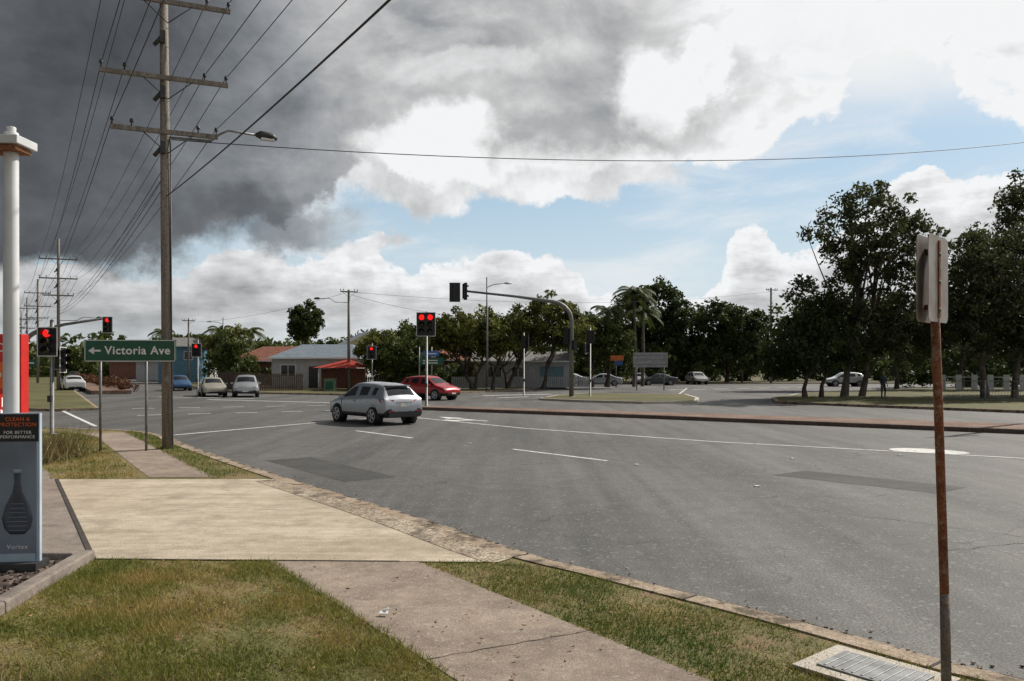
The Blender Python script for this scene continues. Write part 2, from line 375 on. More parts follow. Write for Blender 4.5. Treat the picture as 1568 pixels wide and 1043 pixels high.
GRG=leafmat('grass_blades_green',(.065,.12,.014),(.36,.27,.10),.3,pos=1.3,mid=(.14,.175,.033),pw=.55)
grass('lawn_grass',[(-4.5,8.80),(-2.55,8.75),(-.33,5.41),(.6,4.0),(-4.2,4.0),(-4.3,6.9)],105000,.038,.0042,GR)
kv=[(p.x,p.y) for p in KB if 3.5<p.y<8.7 and p.x<6]; kv.sort(key=lambda p:p[1])
grass('verge_grass',[(-1.0,8.72),(1.32,5.41),(2.6,3.6)]+kv+[(-.3,8.70)],64000,.034,.0042,GRG)
kv=[(p.x,p.y) for p in KB if 15.2<p.y<26.4]; kv.sort(key=lambda p:p[1])
grass('verge_grass',[(-5.55,15.15)]+kv+[(-12.3,26.0),(-11.0,23.9)],30000,.05,.008,GRG)
grass('verge_grass',[(-8.6,15.15),(-6.85,15.15),(-12.3,24.2),(-13.6,25.6),(-16,26.5)],32000,.05,.008,GR)
TUS=leafmat('tussock',(.10,.12,.04),(.34,.24,.12),.3)
grass('tussock_plant',[(-11.0,17.8),(-10.0,17.6),(-10.2,19.3),(-11.6,19.6)],1800,.5,.012,TUS,thin=False)
grass('tussock_plant',[(-4.3,4.0),(-2.0,4.0),(-1.6,5.2),(-4.3,5.9)],2600,.10,.005,TUS,thin=False)

# ------------------------------------------------------------------ trees
def tube_np(pts,r,n=6):
    pts=[np.array(p,float) for p in pts]; V=[];F=[];u=None
    for i,p in enumerate(pts):
        t=pts[min(i+1,len(pts)-1)]-pts[max(i-1,0)]; t/=np.linalg.norm(t)+1e-9
        if u is None:
            ref=np.array([0,0,1.]) if abs(t[2])<.9 else np.array([1.,0,0]); u=np.cross(t,ref)
        u=u-t*u.dot(t); u/=np.linalg.norm(u)+1e-9; w=np.cross(t,u)
        for k in range(n):
            a=2*math.pi*k/n; V.append(p+(u*math.cos(a)+w*math.sin(a))*r[i])
    for i in range(len(pts)-1):
        for k in range(n):
            a=i*n+k;b=i*n+(k+1)%n; F.append((a,b,b+n,a+n))
    return np.array(V),np.array(F)
def leaves(C,cr,nper,leaf,rg,flat_=.75):
    n=len(C)*nper; cc=np.repeat(C,nper,0); cs=np.repeat(rg.uniform(.7,1.3,len(C))*cr,nper)[:,None]
    d=rg.normal(size=(n,3)); d/=np.linalg.norm(d,axis=1)[:,None]
    P=cc+d*cs*(rg.random((n,1))**.45)*np.array([1,1,flat_])
    a=rg.normal(size=(n,3)); a/=np.linalg.norm(a,axis=1)[:,None]; b=np.cross(a,rg.normal(size=(n,3))); b/=np.linalg.norm(b,axis=1)[:,None]
    s=(leaf*rg.uniform(.5,1.3,n))[:,None]
    V=np.stack([P-a*s,P+b*s*.5,P+a*s,P-b*s*.5],1).reshape(-1,3)
    sh=np.clip(np.repeat(rg.uniform(0,1,len(C)),nper)*.7+rg.random(n)*.35,0,1)
    return V,np.arange(n*4).reshape(-1,4),np.repeat(sh,4)
def crown_points(ell,n,rg,inner=.5):
    vol=np.array([e[3]*e[4]*e[5] for e in ell])**.75; cnt=np.maximum(3,(n*vol/vol.sum()).astype(int)); out=[]
    for e,c in zip(ell,cnt):
        d=rg.normal(size=(c,3)); d/=np.linalg.norm(d,axis=1)[:,None]
        rr=inner+(1.03-inner)*rg.random((c,1))**.6
        rr*=1+.13*np.sin(d[:,:1]*5+e[0])*np.cos(d[:,1:2]*4+d[:,2:3]*6)
        out.append(np.array(e[:3])+d*rr*np.array(e[3:6]))
    return np.concatenate(out)
def tree(name,loc,ell,trunks,lm,bark,ncl=120,cr=.7,nper=90,leaf=.16,seed=1,limbs=26,inner=.5,flat_=.75):
    rg=np.random.default_rng(seed); C=crown_points(ell,ncl,rg,inner)
    V,F,S=leaves(C,cr,nper,leaf,rg,flat_); Vs=[V];Fs=[F];Ss=[S];mi=[np.zeros(len(F))]; o=len(V)
    def addt(p,r,n=6):
        nonlocal o
        v,f=tube_np(p,r,n); Vs.append(v);Fs.append(f+o);Ss.append(np.full(len(v),.5));mi.append(np.ones(len(f))); o+=len(v)
    tips=[]
    for (b,t,r) in trunks:
        b=np.array(b,float);t=np.array(t,float); pts=[]
        for k in range(7):
            q=k/6; pts.append(b+(t-b)*q+np.array([rg.normal()*.14,rg.normal()*.14,0])*(0 if k==0 else 1)*(r/.2))
        addt(pts,[r*(1.35 if k==0 else 1-.75*k/6) for k in range(7)],8); tips.append((pts,r))
    for k in range(limbs):
        c=C[rg.integers(len(C))]
        pts,r=min(tips,key=lambda T:np.hypot(*(T[0][-1][:2]-c[:2]))) if rg.random()<.8 else tips[rg.integers(len(tips))]
        j=rg.integers(2,6); s=pts[j]
        if s[2]>c[2]: s=pts[2]
        m=(s+c)/2+np.array([rg.normal()*.3,rg.normal()*.3,rg.uniform(-.1,.5)]); rr=r*.42
        addt([s,(s*.6+m*.4),m,(m+c)/2+rg.normal(size=3)*.12,c],[rr,rr*.8,rr*.6,rr*.38,rr*.15],5)
    return np_mesh(name,np.concatenate(Vs),np.concatenate(Fs),[lm,bark],np.concatenate(mi),np.concatenate(Ss),loc=loc,rz=0)
LD=leafmat('foliage_dark',(.018,.032,.009),(.075,.105,.028),.28)
LM=leafmat('foliage_mid',(.028,.046,.012),(.12,.15,.038),.3)
LY=leafmat('foliage_olive',(.042,.054,.013),(.19,.20,.048),.34)
LE=leafmat('foliage_eucalypt',(.026,.038,.016),(.115,.125,.052),.32)
tree('eucalyptus_tree',(24.2,57,.12),[(.6,0,12.4,3.4,3.3,2.6),(2.9,0,10.5,2.6,2.4,2.3),(-1.0,0,9.8,2.3,2.2,1.3),(1.2,0,6.8,4.2,3.2,2.5),(-.6,.4,4.4,3.8,3.0,2.3),(3.6,.2,4.3,3.0,2.6,2.5),(-3.4,0,11.2,1.2,1.0,.4),(-3.6,0,7.5,1.4,1.2,1.0),(5.2,0,7,1.7,1.5,1.7)],
  [((-1.0,0,0),(.2,0,9.5),.24),((.4,.4,0),(1.8,0,10),.2)],LE,BARKL,ncl=350,cr=.68,nper=62,leaf=.17,seed=3,limbs=54,inner=.25)
tree('eucalyptus_tree',(19.8,56,.12),[(0,0,3.5,2.8,2.4,1.9),(1.6,.5,5.4,2.3,2.0,1.7),(-1.2,0,2.4,1.9,1.6,1.2)],[((.3,0,0),(.2,0,3.6),.17),((1.5,.2,0),(1.8,0,4.8),.15)],LD,BARK,ncl=130,cr=.7,nper=70,leaf=.17,seed=5,limbs=14)
tree('eucalyptus_tree',(31.3,54,.12),[(-1.2,0,8.8,2.6,2.8,2.4),(1.5,0,8.2,3.0,2.8,3.2),(-.5,0,5,3.8,3.2,2.6),(3.5,0,5.2,3.2,3.2,2.8)],[((0,0,0),(0,0,8),.24),((2.2,.4,0),(3,0,7),.2)],LE,BARKL,ncl=290,cr=.72,nper=62,leaf=.17,seed=8,limbs=30,inner=.2)
tree('eucalyptus_tree',(38.8,60,.12),[(-1,0,14.0,2.6,2.3,2.7),(1.5,0,11.5,3.6,3.0,3.8),(-2,0,9.4,3.4,3,2.6),(0,0,5.5,4.6,4,3.2)],[((0,0,0),(0,0,12),.3)],LE,BARKL,ncl=290,cr=.78,nper=62,leaf=.18,seed=9,limbs=30,inner=.2)
tree('eucalyptus_tree',(31,76,.12),[(-4,0,5.5,4,3.5,2.6),(0,0,6,5,3.5,2.8),(5,0,6,4,3.5,3.0),(11,0,6.4,4.5,3.5,3.2),(17,0,6.4,4.5,3.5,3.2)],[((0,0,0),(0,0,6),.22),((5,.4,0),(5,0,6),.2),((11,.4,0),(11,0,6),.2),((16,.4,0),(16,0,6),.2)],LD,BARK,ncl=330,cr=.9,nper=60,leaf=.24,seed=10,limbs=24,inner=.2)
tree('fig_tree',(-4.0,76,.12),[(0,0,5.3,3.7,3,2.2),(-2.4,0,4.4,2.2,2.2,1.8),(2.6,0,4.8,2.3,2.4,1.9)],[((.3,0,0),(-1.6,0,3.8),.2),((.5,.1,0),(1.4,0,4),.18),((2.2,0,0),(3.0,0,4),.17)],LY,BARK,ncl=230,cr=.66,nper=65,leaf=.19,seed=11,limbs=22,inner=.3)
tree('fig_tree',(2.6,78,.12),[(0,0,6.4,3.5,3,2.6),(-2,0,5.2,2.5,2.4,2.0),(2.6,0,5.8,2.2,2.2,2.0)],[((-3.1,0,0),(-1,0,4.2),.2),((-3.0,.1,0),(-4,0,4),.16),((.4,.1,0),(1.6,0,5),.2)],LY,BARK,ncl=230,cr=.66,nper=65,leaf=.19,seed=12,limbs=22,inner=.3)
tree('fig_tree',(8.2,84,.12),[(0,0,5.6,3.4,3,2.4),(1.5,0,3.8,3,3,1.8)],[((0,0,0),(0,0,5),.22),((1.5,.1,0),(2,0,4),.2)],LM,BARK,ncl=180,cr=.7,nper=65,leaf=.19,seed=13,inner=.3)
tree('fig_tree',(19.6,112,.12),[(0,0,9.8,5.2,4,4.2),(-3.4,0,8,3.2,3,3.2),(3.6,0,8,3.4,3,3.6),(0,0,4.6,7,4,3.0)],[((0,0,0),(0,0,8),.3),((3,.1,0),(4,0,7),.2)],LD,BARK,ncl=330,cr=.95,nper=65,leaf=.27,seed=14,inner=.3,limbs=12)
tree('fig_tree',(29.5,112,.12),[(-1,0,8.0,4.0,4,3.0),(3.2,0,6.8,3.6,3,3.0),(0,0,4.2,7,4,2.6)],[((0,0,0),(0,0,7),.3)],LD,BARK,ncl=290,cr=.95,nper=65,leaf=.27,seed=15,inner=.3,limbs=12)
tree('fig_tree',(-33,130,.12),[(0,0,9.6,2.8,3,2.5),(0,0,8,2.4,2.6,1.8)],[((0,0,0),(0,0,9),.35)],LD,BARK,ncl=150,cr=.7,nper=85,leaf=.24,seed=16,limbs=4,inner=.2)
tree('street_tree',(-12.3,74,.12),[(0,0,3.6,2.2,2,1.8),(1.2,0,2.4,1.8,1.8,1.4)],[((0,0,0),(0,0,3),.12)],LY,BARK,ncl=100,cr=.55,nper=70,leaf=.17,seed=17,limbs=8,inner=.3)
tree('street_tree',(-9.3,72,.12),[(0,0,3.2,2.3,2,1.8),(.8,0,2.2,2.2,1.8,1.4)],[((0,0,0),(0,0,3),.12)],LM,BARK,ncl=100,cr=.55,nper=70,leaf=.17,seed=18,limbs=8,inner=.3)
tree('street_tree',(-28.6,84,.12),[(0,0,3.6,2.2,2,1.9),(-1.2,0,2.6,2,1.8,1.3)],[((0,0,0),(0,0,3),.12)],LM,BARK,ncl=90,cr=.55,nper=70,leaf=.17,seed=19,limbs=8,inner=.3)
tree('street_tree',(-36,104,.12),[(0,0,5,2.6,2,2.2)],[((0,0,0),(0,0,4),.15)],LY,BARK,ncl=80,cr=.65,nper=70,leaf=.2,seed=20,limbs=8,inner=.3)
tree('street_tree',(-12,100,.12),[(0,0,6,2.4,2,2.0),(3,0,5.5,2.6,2,2.0)],[((0,0,0),(0,0,5),.15)],LM,BARK,ncl=100,cr=.7,nper=70,leaf=.22,seed=21,limbs=8,inner=.3)
def mass(name,items,lm,ncl,cr,nper,leaf,seed):
    rg=np.random.default_rng(seed); C=crown_points(items,ncl,rg,.45); V,F,S=leaves(C,cr,nper,leaf,rg)
    np_mesh(name,V,F,[lm],None,S)
it=[]
for i in range(110):
    a=R.uniform(-.62,.64); d=R.uniform(150,230); h=R.uniform(5.0,8.8)*(d/170)*(1.0 if a<0 else .9)
    it.append((math.tan(a)*d,d,h*.48,R.uniform(5,11),5,h*.58))
mass('distant_trees',it,LM,2600,1.9,36,.7,31)
it=[]
for i in range(30):
    it.append((-31+i*1.15,82+R.uniform(0,12),1.4,1.5,1.5,R.uniform(1.4,2.6)))
mass('garden_shrubs',it,LM,360,.7,55,.18,32)
it=[]
for i in range(26):
    t=i/25; it.append((-32.6-t*40,69+t*66,.6,.8,1.6,R.uniform(.35,.6)))
mass('median_shrubs',it,leafmat('foliage_red',(.05,.02,.01),(.17,.08,.04),.2),160,.45,50,.13,33)
it=[(x,84+R.uniform(-1,3),.9,1.6,1,.9) for x in np.linspace(-13,-6,7)]
mass('hedge',it,LD,90,.6,60,.14,34)
it=[(14+i*3.2,120+R.uniform(-2,4),2.6,3,2,3.0) for i in range(24)]
mass('roadside_shrubs',it,LD,520,1.1,50,.32,35)
it=[(42+i*3.0,86+R.uniform(-2,4),3.0,3,2,3.2) for i in range(12)]
mass('park_shrubs',it,LD,330,1.0,55,.26,36)
def palm(name,loc,H,r=2.4,seed=1,lm=None):
    rg=np.random.default_rng(seed); Vs=[];Fs=[];mi=[];o=0
    v,f=tube_np([(0,0,0),(.1,0,H*.5),(0,.05,H)],[.2,.16,.13],8); Vs.append(v);Fs.append(f);mi.append(np.ones(len(f)));o+=len(v)
    for k in range(20):
        az=k*2.4+rg.uniform(-.2,.2); up=rg.uniform(-.1,1.2); pts=[]
        for q in np.linspace(0,1,8):
            rr=r*q*math.cos(up*.6); z=H+r*(math.sin(up)*q-.75*q*q); pts.append(np.array([math.cos(az)*rr,math.sin(az)*rr,z]))
        v,f=tube_np(pts,[.03]*8,4); Vs.append(v);Fs.append(f+o);mi.append(np.zeros(len(f)));o+=len(v)
        sd=np.array([-math.sin(az),math.cos(az),0])
        for q in range(1,8):
            for e in np.linspace(0,1,5)[:-1]:
                p=pts[q-1]*(1-e)+pts[q]*e; fw=(pts[q]-pts[q-1]); fw/=np.linalg.norm(fw)
                for sg in(-1,1):
                    tip=p+sd*sg*.38*r/2.4+fw*.2+np.array([0,0,-.22])
                    Vs.append(np.array([p-fw*.03,p+fw*.04,tip+fw*.02,tip-fw*.02])); Fs.append(np.array([[o,o+1,o+2,o+3]])); mi.append(np.zeros(1)); o+=4
    V=np.concatenate(Vs); np_mesh(name,V,np.concatenate(Fs),[lm or LM,BARKL],np.concatenate(mi),rg.random(len(V)),loc=loc)
palm('palm_tree',(9.9,84,.12),7.8,2.3,1); palm('palm_tree',(12.7,85,.12),9.8,2.5,2); palm('palm_tree',(13.9,87,.12),7.9,2.2,3)
palm('palm_tree',(-40,112,.12),7.1,2.4,4); palm('palm_tree',(-42,113,.12),6.0,2.2,5); palm('palm_tree',(-36.5,114,.12),7.0,2.4,6); palm('palm_tree',(-60,140,.12),8.0,2.4,7)

# ------------------------------------------------------------------ poles and wires
AD=Vector((.92,.40,0)).normalized()
def power_pole(loc,H,arms,r=.14,lamp=None,lean=0,braces=True):
    mb=MB(); an=math.atan2(AD.y,AD.x); M=Matrix.Rotation(an,4,'Z')
    mb.tube([(0,0,0),(lean*.5,0,H*.5),(lean,0,H)],[r,r*.85,r*.68],WOODP,14)
    for (z,l,sh) in arms:
        mb.box((sh,-.13,z),(l,.09,.11),WOODP,M)
        for sx in (-.97,-.62,.62,.97):
            x=sh+sx*l/2
            mb.tube([(x,-.13,z+.05),(x,-.13,z+.13),(x,-.13,z+.16),(x,-.13,z+.24)],[.015,.015,.05,.035],DARKM,8,M)
        for sg in(-1,1): mb.tube([(0,-.16,z-.55),(sg*.6,-.16,z-.03)],.014,DARKM,5,M)
    if braces:
        for z in (H-2.7,H-4.1,H-5.5):
            mb.tube([(-.1,-.1,z),(-.32,-.1,z-.28)],[.06,.05],DARKM,8,M)
            mb.box((-.12,-.12,z-.05),(.12,.12,.3),DARKM,M)
    if lamp:
        z,l,sg=lamp
        mb.tube([(0,0,z),(sg*l*.48,0,z+.02),(sg*l*.58,0,z+.22),(sg*l*.68,0,z+.34),(sg*l,0,z+.3)],.03,GALV,8,M)
        mb.tube([(sg*l,0,z+.3),(sg*(l+.12),0,z+.32),(sg*(l+.42),0,z+.29),(sg*(l+.55),0,z+.25)],[.05,.11,.11,.04],DARKM,10,M)
        mb.box((sg*(l+.3),0,z+.21),(.34,.16,.05),SIGNW,M)
    mb.box((0,-r*1.0,1.8),(.09,.012,.14),GALV)
    mb.tube([(r*.9,-.03,.1),(r*.8+lean*.3,-.03,H*.6)],.018,DARKM,6)
    return mb.build('power_pole',loc)
poles=[(22,-31),(-8.77,20.8),(-40,72),(-61,105),(-79,133),(-98,163),(-118,195)]
levels=[(11.35,3.0,0),(9.42,3.0,-.06),(8.05,2.5,-.06)]
for i,p in enumerate(poles):
    if i==1: power_pole((p[0],p[1],.1),13.2,levels,.14,(7.95,2.15,1),-.12)
    else: power_pole((p[0],p[1],.1),13.4,[(11.6,3.0,0),(9.9,3.0,0),(8.4,2.4,0)],.16,(6.2,3,1) if i in(2,4) else None)
power_pole((24.5,34.2,.1),12.4,[(12.0,2.2,0)],.15)
power_pole((-15,75,.1),9.2,[(9.0,1.6,0)],.15,(8.0,2.6,-1),braces=False)
power_pole((33,104,.1),12.2,[(11.9,1.8,0)],.16,braces=False)
power_pole((31,110,.1),10.2,[(9.9,1.6,0)],.14,braces=False)
power_pole((-42,106,.1),8.4,[(8.1,1.6,0)],.14,braces=False)
wm=MB()
def wire(a,b,sag,r=.012,n=18):
    a=Vector(a);b=Vector(b)
    wm.tube([a+(b-a)*(k/n)-Vector((0,0,4*sag*(k/n)*(1-k/n))) for k in range(n+1)],r,WIRE,4,cap=False)
for i in range(len(poles)-1):
    a,b=poles[i],poles[i+1]
    for li,(z,l,sh) in enumerate(levels):
        for sx in (-.97,-.62,.62,.97):
            if li==2 and sx in(-.62,.62): continue
            za=z+.32 if i==1 else z+.6; zb=z+.32 if i==0 else z+.6
            oa=AD*(sx*l/2+(sh if i==1 else 0)); ob=AD*(sx*l/2+(sh if i==0 else 0))
            wire((a[0]+oa.x,a[1]+oa.y,za),(b[0]+ob.x,b[1]+ob.y,zb),1.0 if i==0 else .9,.011 if i<2 else .014)
for dz in (.0,.25,.5): wire((-8.8,20.8,6.9+dz),(-40,72,6.9+dz),.8,.011)
wire((-8.8,20.8,6.55),(22,-31,7.0),1.15,.018,30)
wire((-8.8,20.8,8.0),(24.5,34.2,12.0),.83,.012,30)
wire((-15,75,8.9),(-2.2,72,6.5),.4,.012); wire((-15,75,9.1),(33,104,11.8),1.2,.012); wire((-15,75,9.1),(-42,106,8),.6,.012); wire((33,104,12),(70,110,12),.6,.014)
wm.build('power_lines')
def light_pole(loc,H,l,sg):
    mb=MB(); mb.tube([(0,0,0),(0,0,H)],[.11,.07],GALV,12)
    mb.tube([(0,0,H-.9),(sg*l*.4,0,H-.65),(sg*l,0,H-.55)],.035,GALV,8)
    mb.tube([(sg*l,0,H-.55),(sg*(l+.2),0,H-.53),(sg*(l+.7),0,H-.56)],[.05,.12,.05],SIGNW,10); mb.tube([(0,0,0),(0,0,.3)],.16,GALV,10)
    mb.build('street_lamp',loc)
light_pole((-2.2,72,.12),10.0,1.5,1); light_pole((-37.5,106,.12),8.5,1.4,-1)

# ------------------------------------------------------------------ traffic lights
def lantern(mb,c,yaw,lit,w=.62,h=.98,cols=1):
    M=Matrix.Translation(c)@Matrix.Rotation(yaw,4,'Z')
    mb.box((0,0,0),(w,.02,h),BLACK,M)
    t=.025
    for sx in(-1,1): mb.box((sx*(w/2-t/2),-.013,0),(t,.006,h),SIGNW,M)
    for sz in(-1,1): mb.box((0,-.013,sz*(h/2-t/2)),(w-2*t-.002,.006,t),SIGNW,M)
    for c_ in range(cols):
        x=0 if cols==1 else (-.21+.42*c_)*w/.95
        mb.box((x,.09,0),(.26,.16,h*.86),BLACK,M)
        for k in range(3):
            z=(1-k)*h*.29; m=REDL if (lit and k==0) else DIML; rr=.115 if cols==1 else .14
            mb.tube([(x,-.03,z),(x,-.055,z)],rr,m,18,M)
            n=12; vs=[];fs=[]
            for q in range(n+1):
                a=-.35+ (math.pi+.7)*q/n
                vs+= [(x+math.cos(a)*(rr+.012),-.015,z+math.sin(a)*(rr+.012)),(x+math.cos(a)*(rr+.012),-.20,z+math.sin(a)*(rr+.012)-.01)]
            for q in range(n): fs.append((2*q,2*q+1,2*q+3,2*q+2))
            mb.add(vs,fs,BLACK,True,M)
def signal_post(loc,H,lans,r=.06):
    mb=MB(); mb.tube([(0,0,0),(0,0,.02),(0,0,.03),(0,0,H)],[.16,.16,r,r],GALV,12); mb.tube([(0,0,H),(0,0,H+.06)],[r*1.2,.01],GALV,12)
    for (x,y,z,yaw,lit,w,h,cols) in lans:
        lantern(mb,(x,y,z),yaw,lit,w,h,cols)
        mb.box((x/2,y/2,z+.3),(abs(x)+.05,abs(y)+.05,.04),GALV); mb.box((x/2,y/2,z-.3),(abs(x)+.05,abs(y)+.05,.04),GALV)
    mb.box((0,-r-.05,1.1),(.12,.1,.2),DARKM)
    return mb.build('traffic_light',loc)
signal_post((-14.2,25.2,.12),3.5,[(0,-.25,2.85,0,True,.62,.9,1),(.28,.1,2.3,rad(80),False,.3,.8,1)])
signal_post((-4.58,43.7,.12),5.0,[(0,-.25,4.35,0,True,1.02,1.28,2)],.07)
signal_post((-23.1,60,.12),4.1,[(0,-.25,3.3,0,True,.75,1.0,1)])
signal_post((-12,70,.12),4.1,[(0,-.25,3.3,0,True,.8,1.15,1)])
signal_post((.86,60,.12),4.6,[(.1,-.2,3.9,rad(150),False,.6,.95,1)])
signal_post((5.55,58,.12),4.9,[(0,-.2,4.2,rad(170),False,.6,.95,1),(-.3,0,3.4,rad(60),False,.3,.8,1)])
def mast(loc,side,reach,H,lans,yaw=0):
    mb=MB(); pts=[(0,0,0),(0,0,H-1.6)]
    for k in range(1,8):
        a=k/7*math.pi/2*.9; pts.append((side*1.5*(1-math.cos(a)),0,H-1.6+1.35*math.sin(a)))
    x,_,z=pts[-1]; pts+=[(side*reach*.5,0,z+.35),(side*reach,0,z+.75)]
    n=len(pts); mb.tube(pts,[.17]+[.14]*(n-3)+[.09,.07],GALV,12)
    mb.tube([(0,0,0),(0,0,.04)],.26,GALV,12)
    for (x,y,z,yw,lit,w,h,c) in lans: lantern(mb,(x,y,z),yw,lit,w,h,c)
    return mb.build('traffic_signal_mast',loc,yaw)
mast((4.15,57,.12),-1,7.5,6.9,[(-8.15,.1,7.3,rad(185),False,.75,1.35,1),(-7.4,-.1,7.35,rad(120),False,.5,1.2,1),(-.35,-.15,4.2,rad(160),False,.5,1.1,1),(.2,-.2,3.6,rad(200),False,.4,.7,1)])
mast((-30,50,.12),1,5.2,4.6,[(5.3,-.15,4.65,0,True,.62,1.0,1)])

# ------------------------------------------------------------------ signs
def text(body,size,loc,parent,m,rz=0,align='CENTER',bold=0):
    cu=bpy.data.curves.new('lettering','FONT'); cu.body=body; cu.size=size; cu.align_x=align; cu.align_y='CENTER'; cu.extrude=.002; cu.offset=bold; cu.space_character=1.1
    cu.materials.append(m); o=bpy.data.objects.new('lettering',cu); scene.collection.objects.link(o)
    o.location=loc; o.rotation_euler=(rad(90),0,rz); o.parent=parent; return o
mb=MB()
mb.box((0,0,0),(2.20,.03,.54),GREEN)
for (a,b,c,d) in [(0,.255,2.14,.016),(0,-.255,2.14,.016)]: mb.box((a,-.017,b),(c,.004,d),SIGNW)
for s in(-1,1): mb.box((s*1.077,-.017,0),(.016,.004,.49),SIGNW)
for x,zb in((-.74,-2.5),(.36,-2.5)): mb.tube([(x,.06,zb),(x,.06,.25)],.032,GALV,10)
mb.box((-.80,-.017,0),(.2,.004,.045),SIGNW); mb.add([(-1.0,-.019,0),(-.86,-.019,.09),(-.86,-.019,-.09)],[(0,2,1)],SIGNW)
o=mb.build('street_name_sign',(-9.42,20.15,2.60),rad(4))
text('Victoria Ave',.28,(.18,-.02,0),o,SIGNW,0,bold=.006)
# rusty sign post (right)
mb=MB()
mb.tube([(0,0,0),(-.01,0,.62)],.031,RUSTG,12); mb.tube([(-.01,0,.55),(-.04,.02,1.8),(-.075,.03,2.9)],.028,RUST,12)
SB=mat('sign_back',(.36,.34,.31),.5,.2,.2,9,col2=(.27,.22,.19))
M=Matrix.Translation((-.075,.03,2.66))@Matrix.Rotation(rad(47),4,'Z')
def rplate(mb,c,w,h,t,m,M,r=.05):
    pts=[]
    for (sx,sz,a0) in((1,1,0),(-1,1,90),(-1,-1,180),(1,-1,270)):
        for k in range(5):
            a=rad(a0+k*22.5); pts.append((c[0]+sx*(w/2-r)+math.cos(a)*r,c[2]+sz*(h/2-r)+math.sin(a)*r))
    n=len(pts); vs=[(p[0],c[1]-t/2,p[1]) for p in pts]+[(p[0],c[1]+t/2,p[1]) for p in pts]
    mb.add(vs,[tuple(range(n)),tuple(range(2*n-1,n-1,-1))]+[(i,i+n,(i+1)%n+n,(i+1)%n) for i in range(n)],m,M=M)
rplate(mb,(0,-.035,0),.42,.56,.004,SB,M); rplate(mb,(0,.035,0),.42,.56,.004,SB,M)
for z in(-.18,.18): mb.box((0,0,z),(.10,.066,.03),RUST,M)
for z in(-.2,-.02,.16): mb.tube([(0,-.038,z),(0,-.05,z)],.012,DARKM,8,M)
mb.box((0,-.043,0),(.035,.008,.5),RUST,M)
mb.build('rusty_sign_post',(2.82,5.3,.11))
# petrol station things
mb=MB(); mb.tube([(0,0,0),(0,0,4.62)],[.080,.074],WPAINT,20); mb.box((-.05,-.02,4.50),(.48,.38,.09),WPAINT); mb.box((-.05,-.02,4.425),(.40,.31,.05),RUST)
mb.tube([(0,0,4.5),(0,0,4.68)],.05,WPAINT,12)
mb.box((0,0,.02),(.3,.3,.04),GALV)
mb.build('flood_light_post',(-5.43,8.85,.12),bevel=.008)
BAN=mat('poster_blue_grey',(.24,.30,.38),.3,0,.2,1.2,col2=(.13,.16,.20)); BANL=mat('poster_pale_blue',(.42,.52,.62),.3,0,.1,2); BANW=mat('poster_pale',(.5,.52,.54),.3)
mb=MB(); mb.box((0,0,.85),(.66,.05,1.52),BANL); mb.box((0,-.028,.72),(.60,.006,1.20),BAN); mb.box((0,-.028,1.46),(.64,.006,.28),BLACK)
BP=mat('bottle_print',(.07,.09,.12),.3,col2=(.04,.05,.07)); BP2=mat('bottle_cap_print',(.35,.40,.46),.3)
M=Matrix.Translation((.12,-.035,0))@Matrix.Scale(.06,4,(0,1,0))
mb.tube([(0,0,.38),(0,0,.44),(0,0,.54),(0,0,.66),(0,0,.80),(0,0,.90),(0,0,1.0)],[.07,.13,.15,.12,.05,.03,.03],BP,14,M)
mb.tube([(0,0,1.0),(0,0,1.04)],.045,BP2,12,M)  # pale cap of the printed bottle
for k in range(7): mb.box((.12,-.045,.42+k*.045),(.20-.02*abs(k-2),.003,.006),BAN)
mb.box((0,-.033,.13),(.58,.004,.10),BANL)
mb.box((0,.0,.06),(.7,.3,.08),DARKM)
o=mb.build('advertising_board',(-5.15,8.32,.12),rad(6))
text('Vortex',.065,(.12,-.038,.25),o,SIGNW); text('CLEAN &\nPROTECTION',.055,(.12,-.034,1.52),o,ORP); text('FOR BETTER\nPERFORMANCE',.045,(.12,-.034,1.39),o,SIGNW)
mb=MB(); mb.box((0,0,1.35),(1.7,.22,2.5),REDP); mb.box((0,-.115,1.95),(1.6,.02,.42),ORP); mb.box((0,-.118,2.36),(1.6,.02,.3),REDP)
PR=mat('price_red',(.5,.01,.01),.3,emit=((1,.05,.03),.35))
for k,z in enumerate((1.45,.95)): mb.box((0,-.115,z),(1.5,.02,.4),PR)
o=mb.build('fuel_price_sign',(-8.62,13.0,.12),rad(2),bevel=.01)
GL=mat('lit_digit',(.9,.9,.85),.4,emit=((1,.95,.9),1.0))
for z in(1.45,.95): text('138.5',.36,(.28,-.13,z),o,GL,bold=.01)
text('UNLEADED',.15,(.35,-.13,1.95),o,SIGNW); text('LOCAL',.2,(.5,-.135,2.38),o,SIGNW)
mb=MB(); mb.tube([(-1.2,0,0),(-1.2,0,2.6)],.05,GALV); mb.tube([(1.2,0,0),(1.2,0,2.6)],.05,GALV)
SBK=mat('alu_back',(.36,.37,.38),.5,.2)
mb.box((0,-.06,2.7),(3.05,.05,1.3),SBK)
for z in(2.3,2.7,3.1): mb.box((0,-.1,z),(3.0,.03,.05),GALV)
mb.build('road_sign_back',(12.2,72,.12))
mb=MB(); mb.tube([(-.5,0,0),(-.5,0,3.7)],.05,GALV); mb.tube([(.5,0,0),(.5,0,3.7)],.05,GALV)
mb.box((.5,-.06,2.55),(1.9,.04,.62),GREEN); mb.box((.45,-.06,3.15),(1.3,.04,.42),mat('sign_blue',(.02,.15,.42),.4))
for z in(2.4,2.6): mb.box((.4,-.085,z),(1.2,.006,.08),SIGNW)
mb.box((.45,-.085,3.15),(.9,.006,.1),SIGNW)
mb.build('direction_sign',(-7.0,66,.12))
mb=MB(); mb.tube([(0,0,0),(0,0,3.2)],.04,GALV); mb.box((.1,-.05,2.95),(1.3,.04,.5),mat('sign_orange',(.6,.14,.03),.5)); mb.box((.25,-.05,2.45),(.8,.04,.4),mat('sign_blue2',(.03,.1,.3),.5))
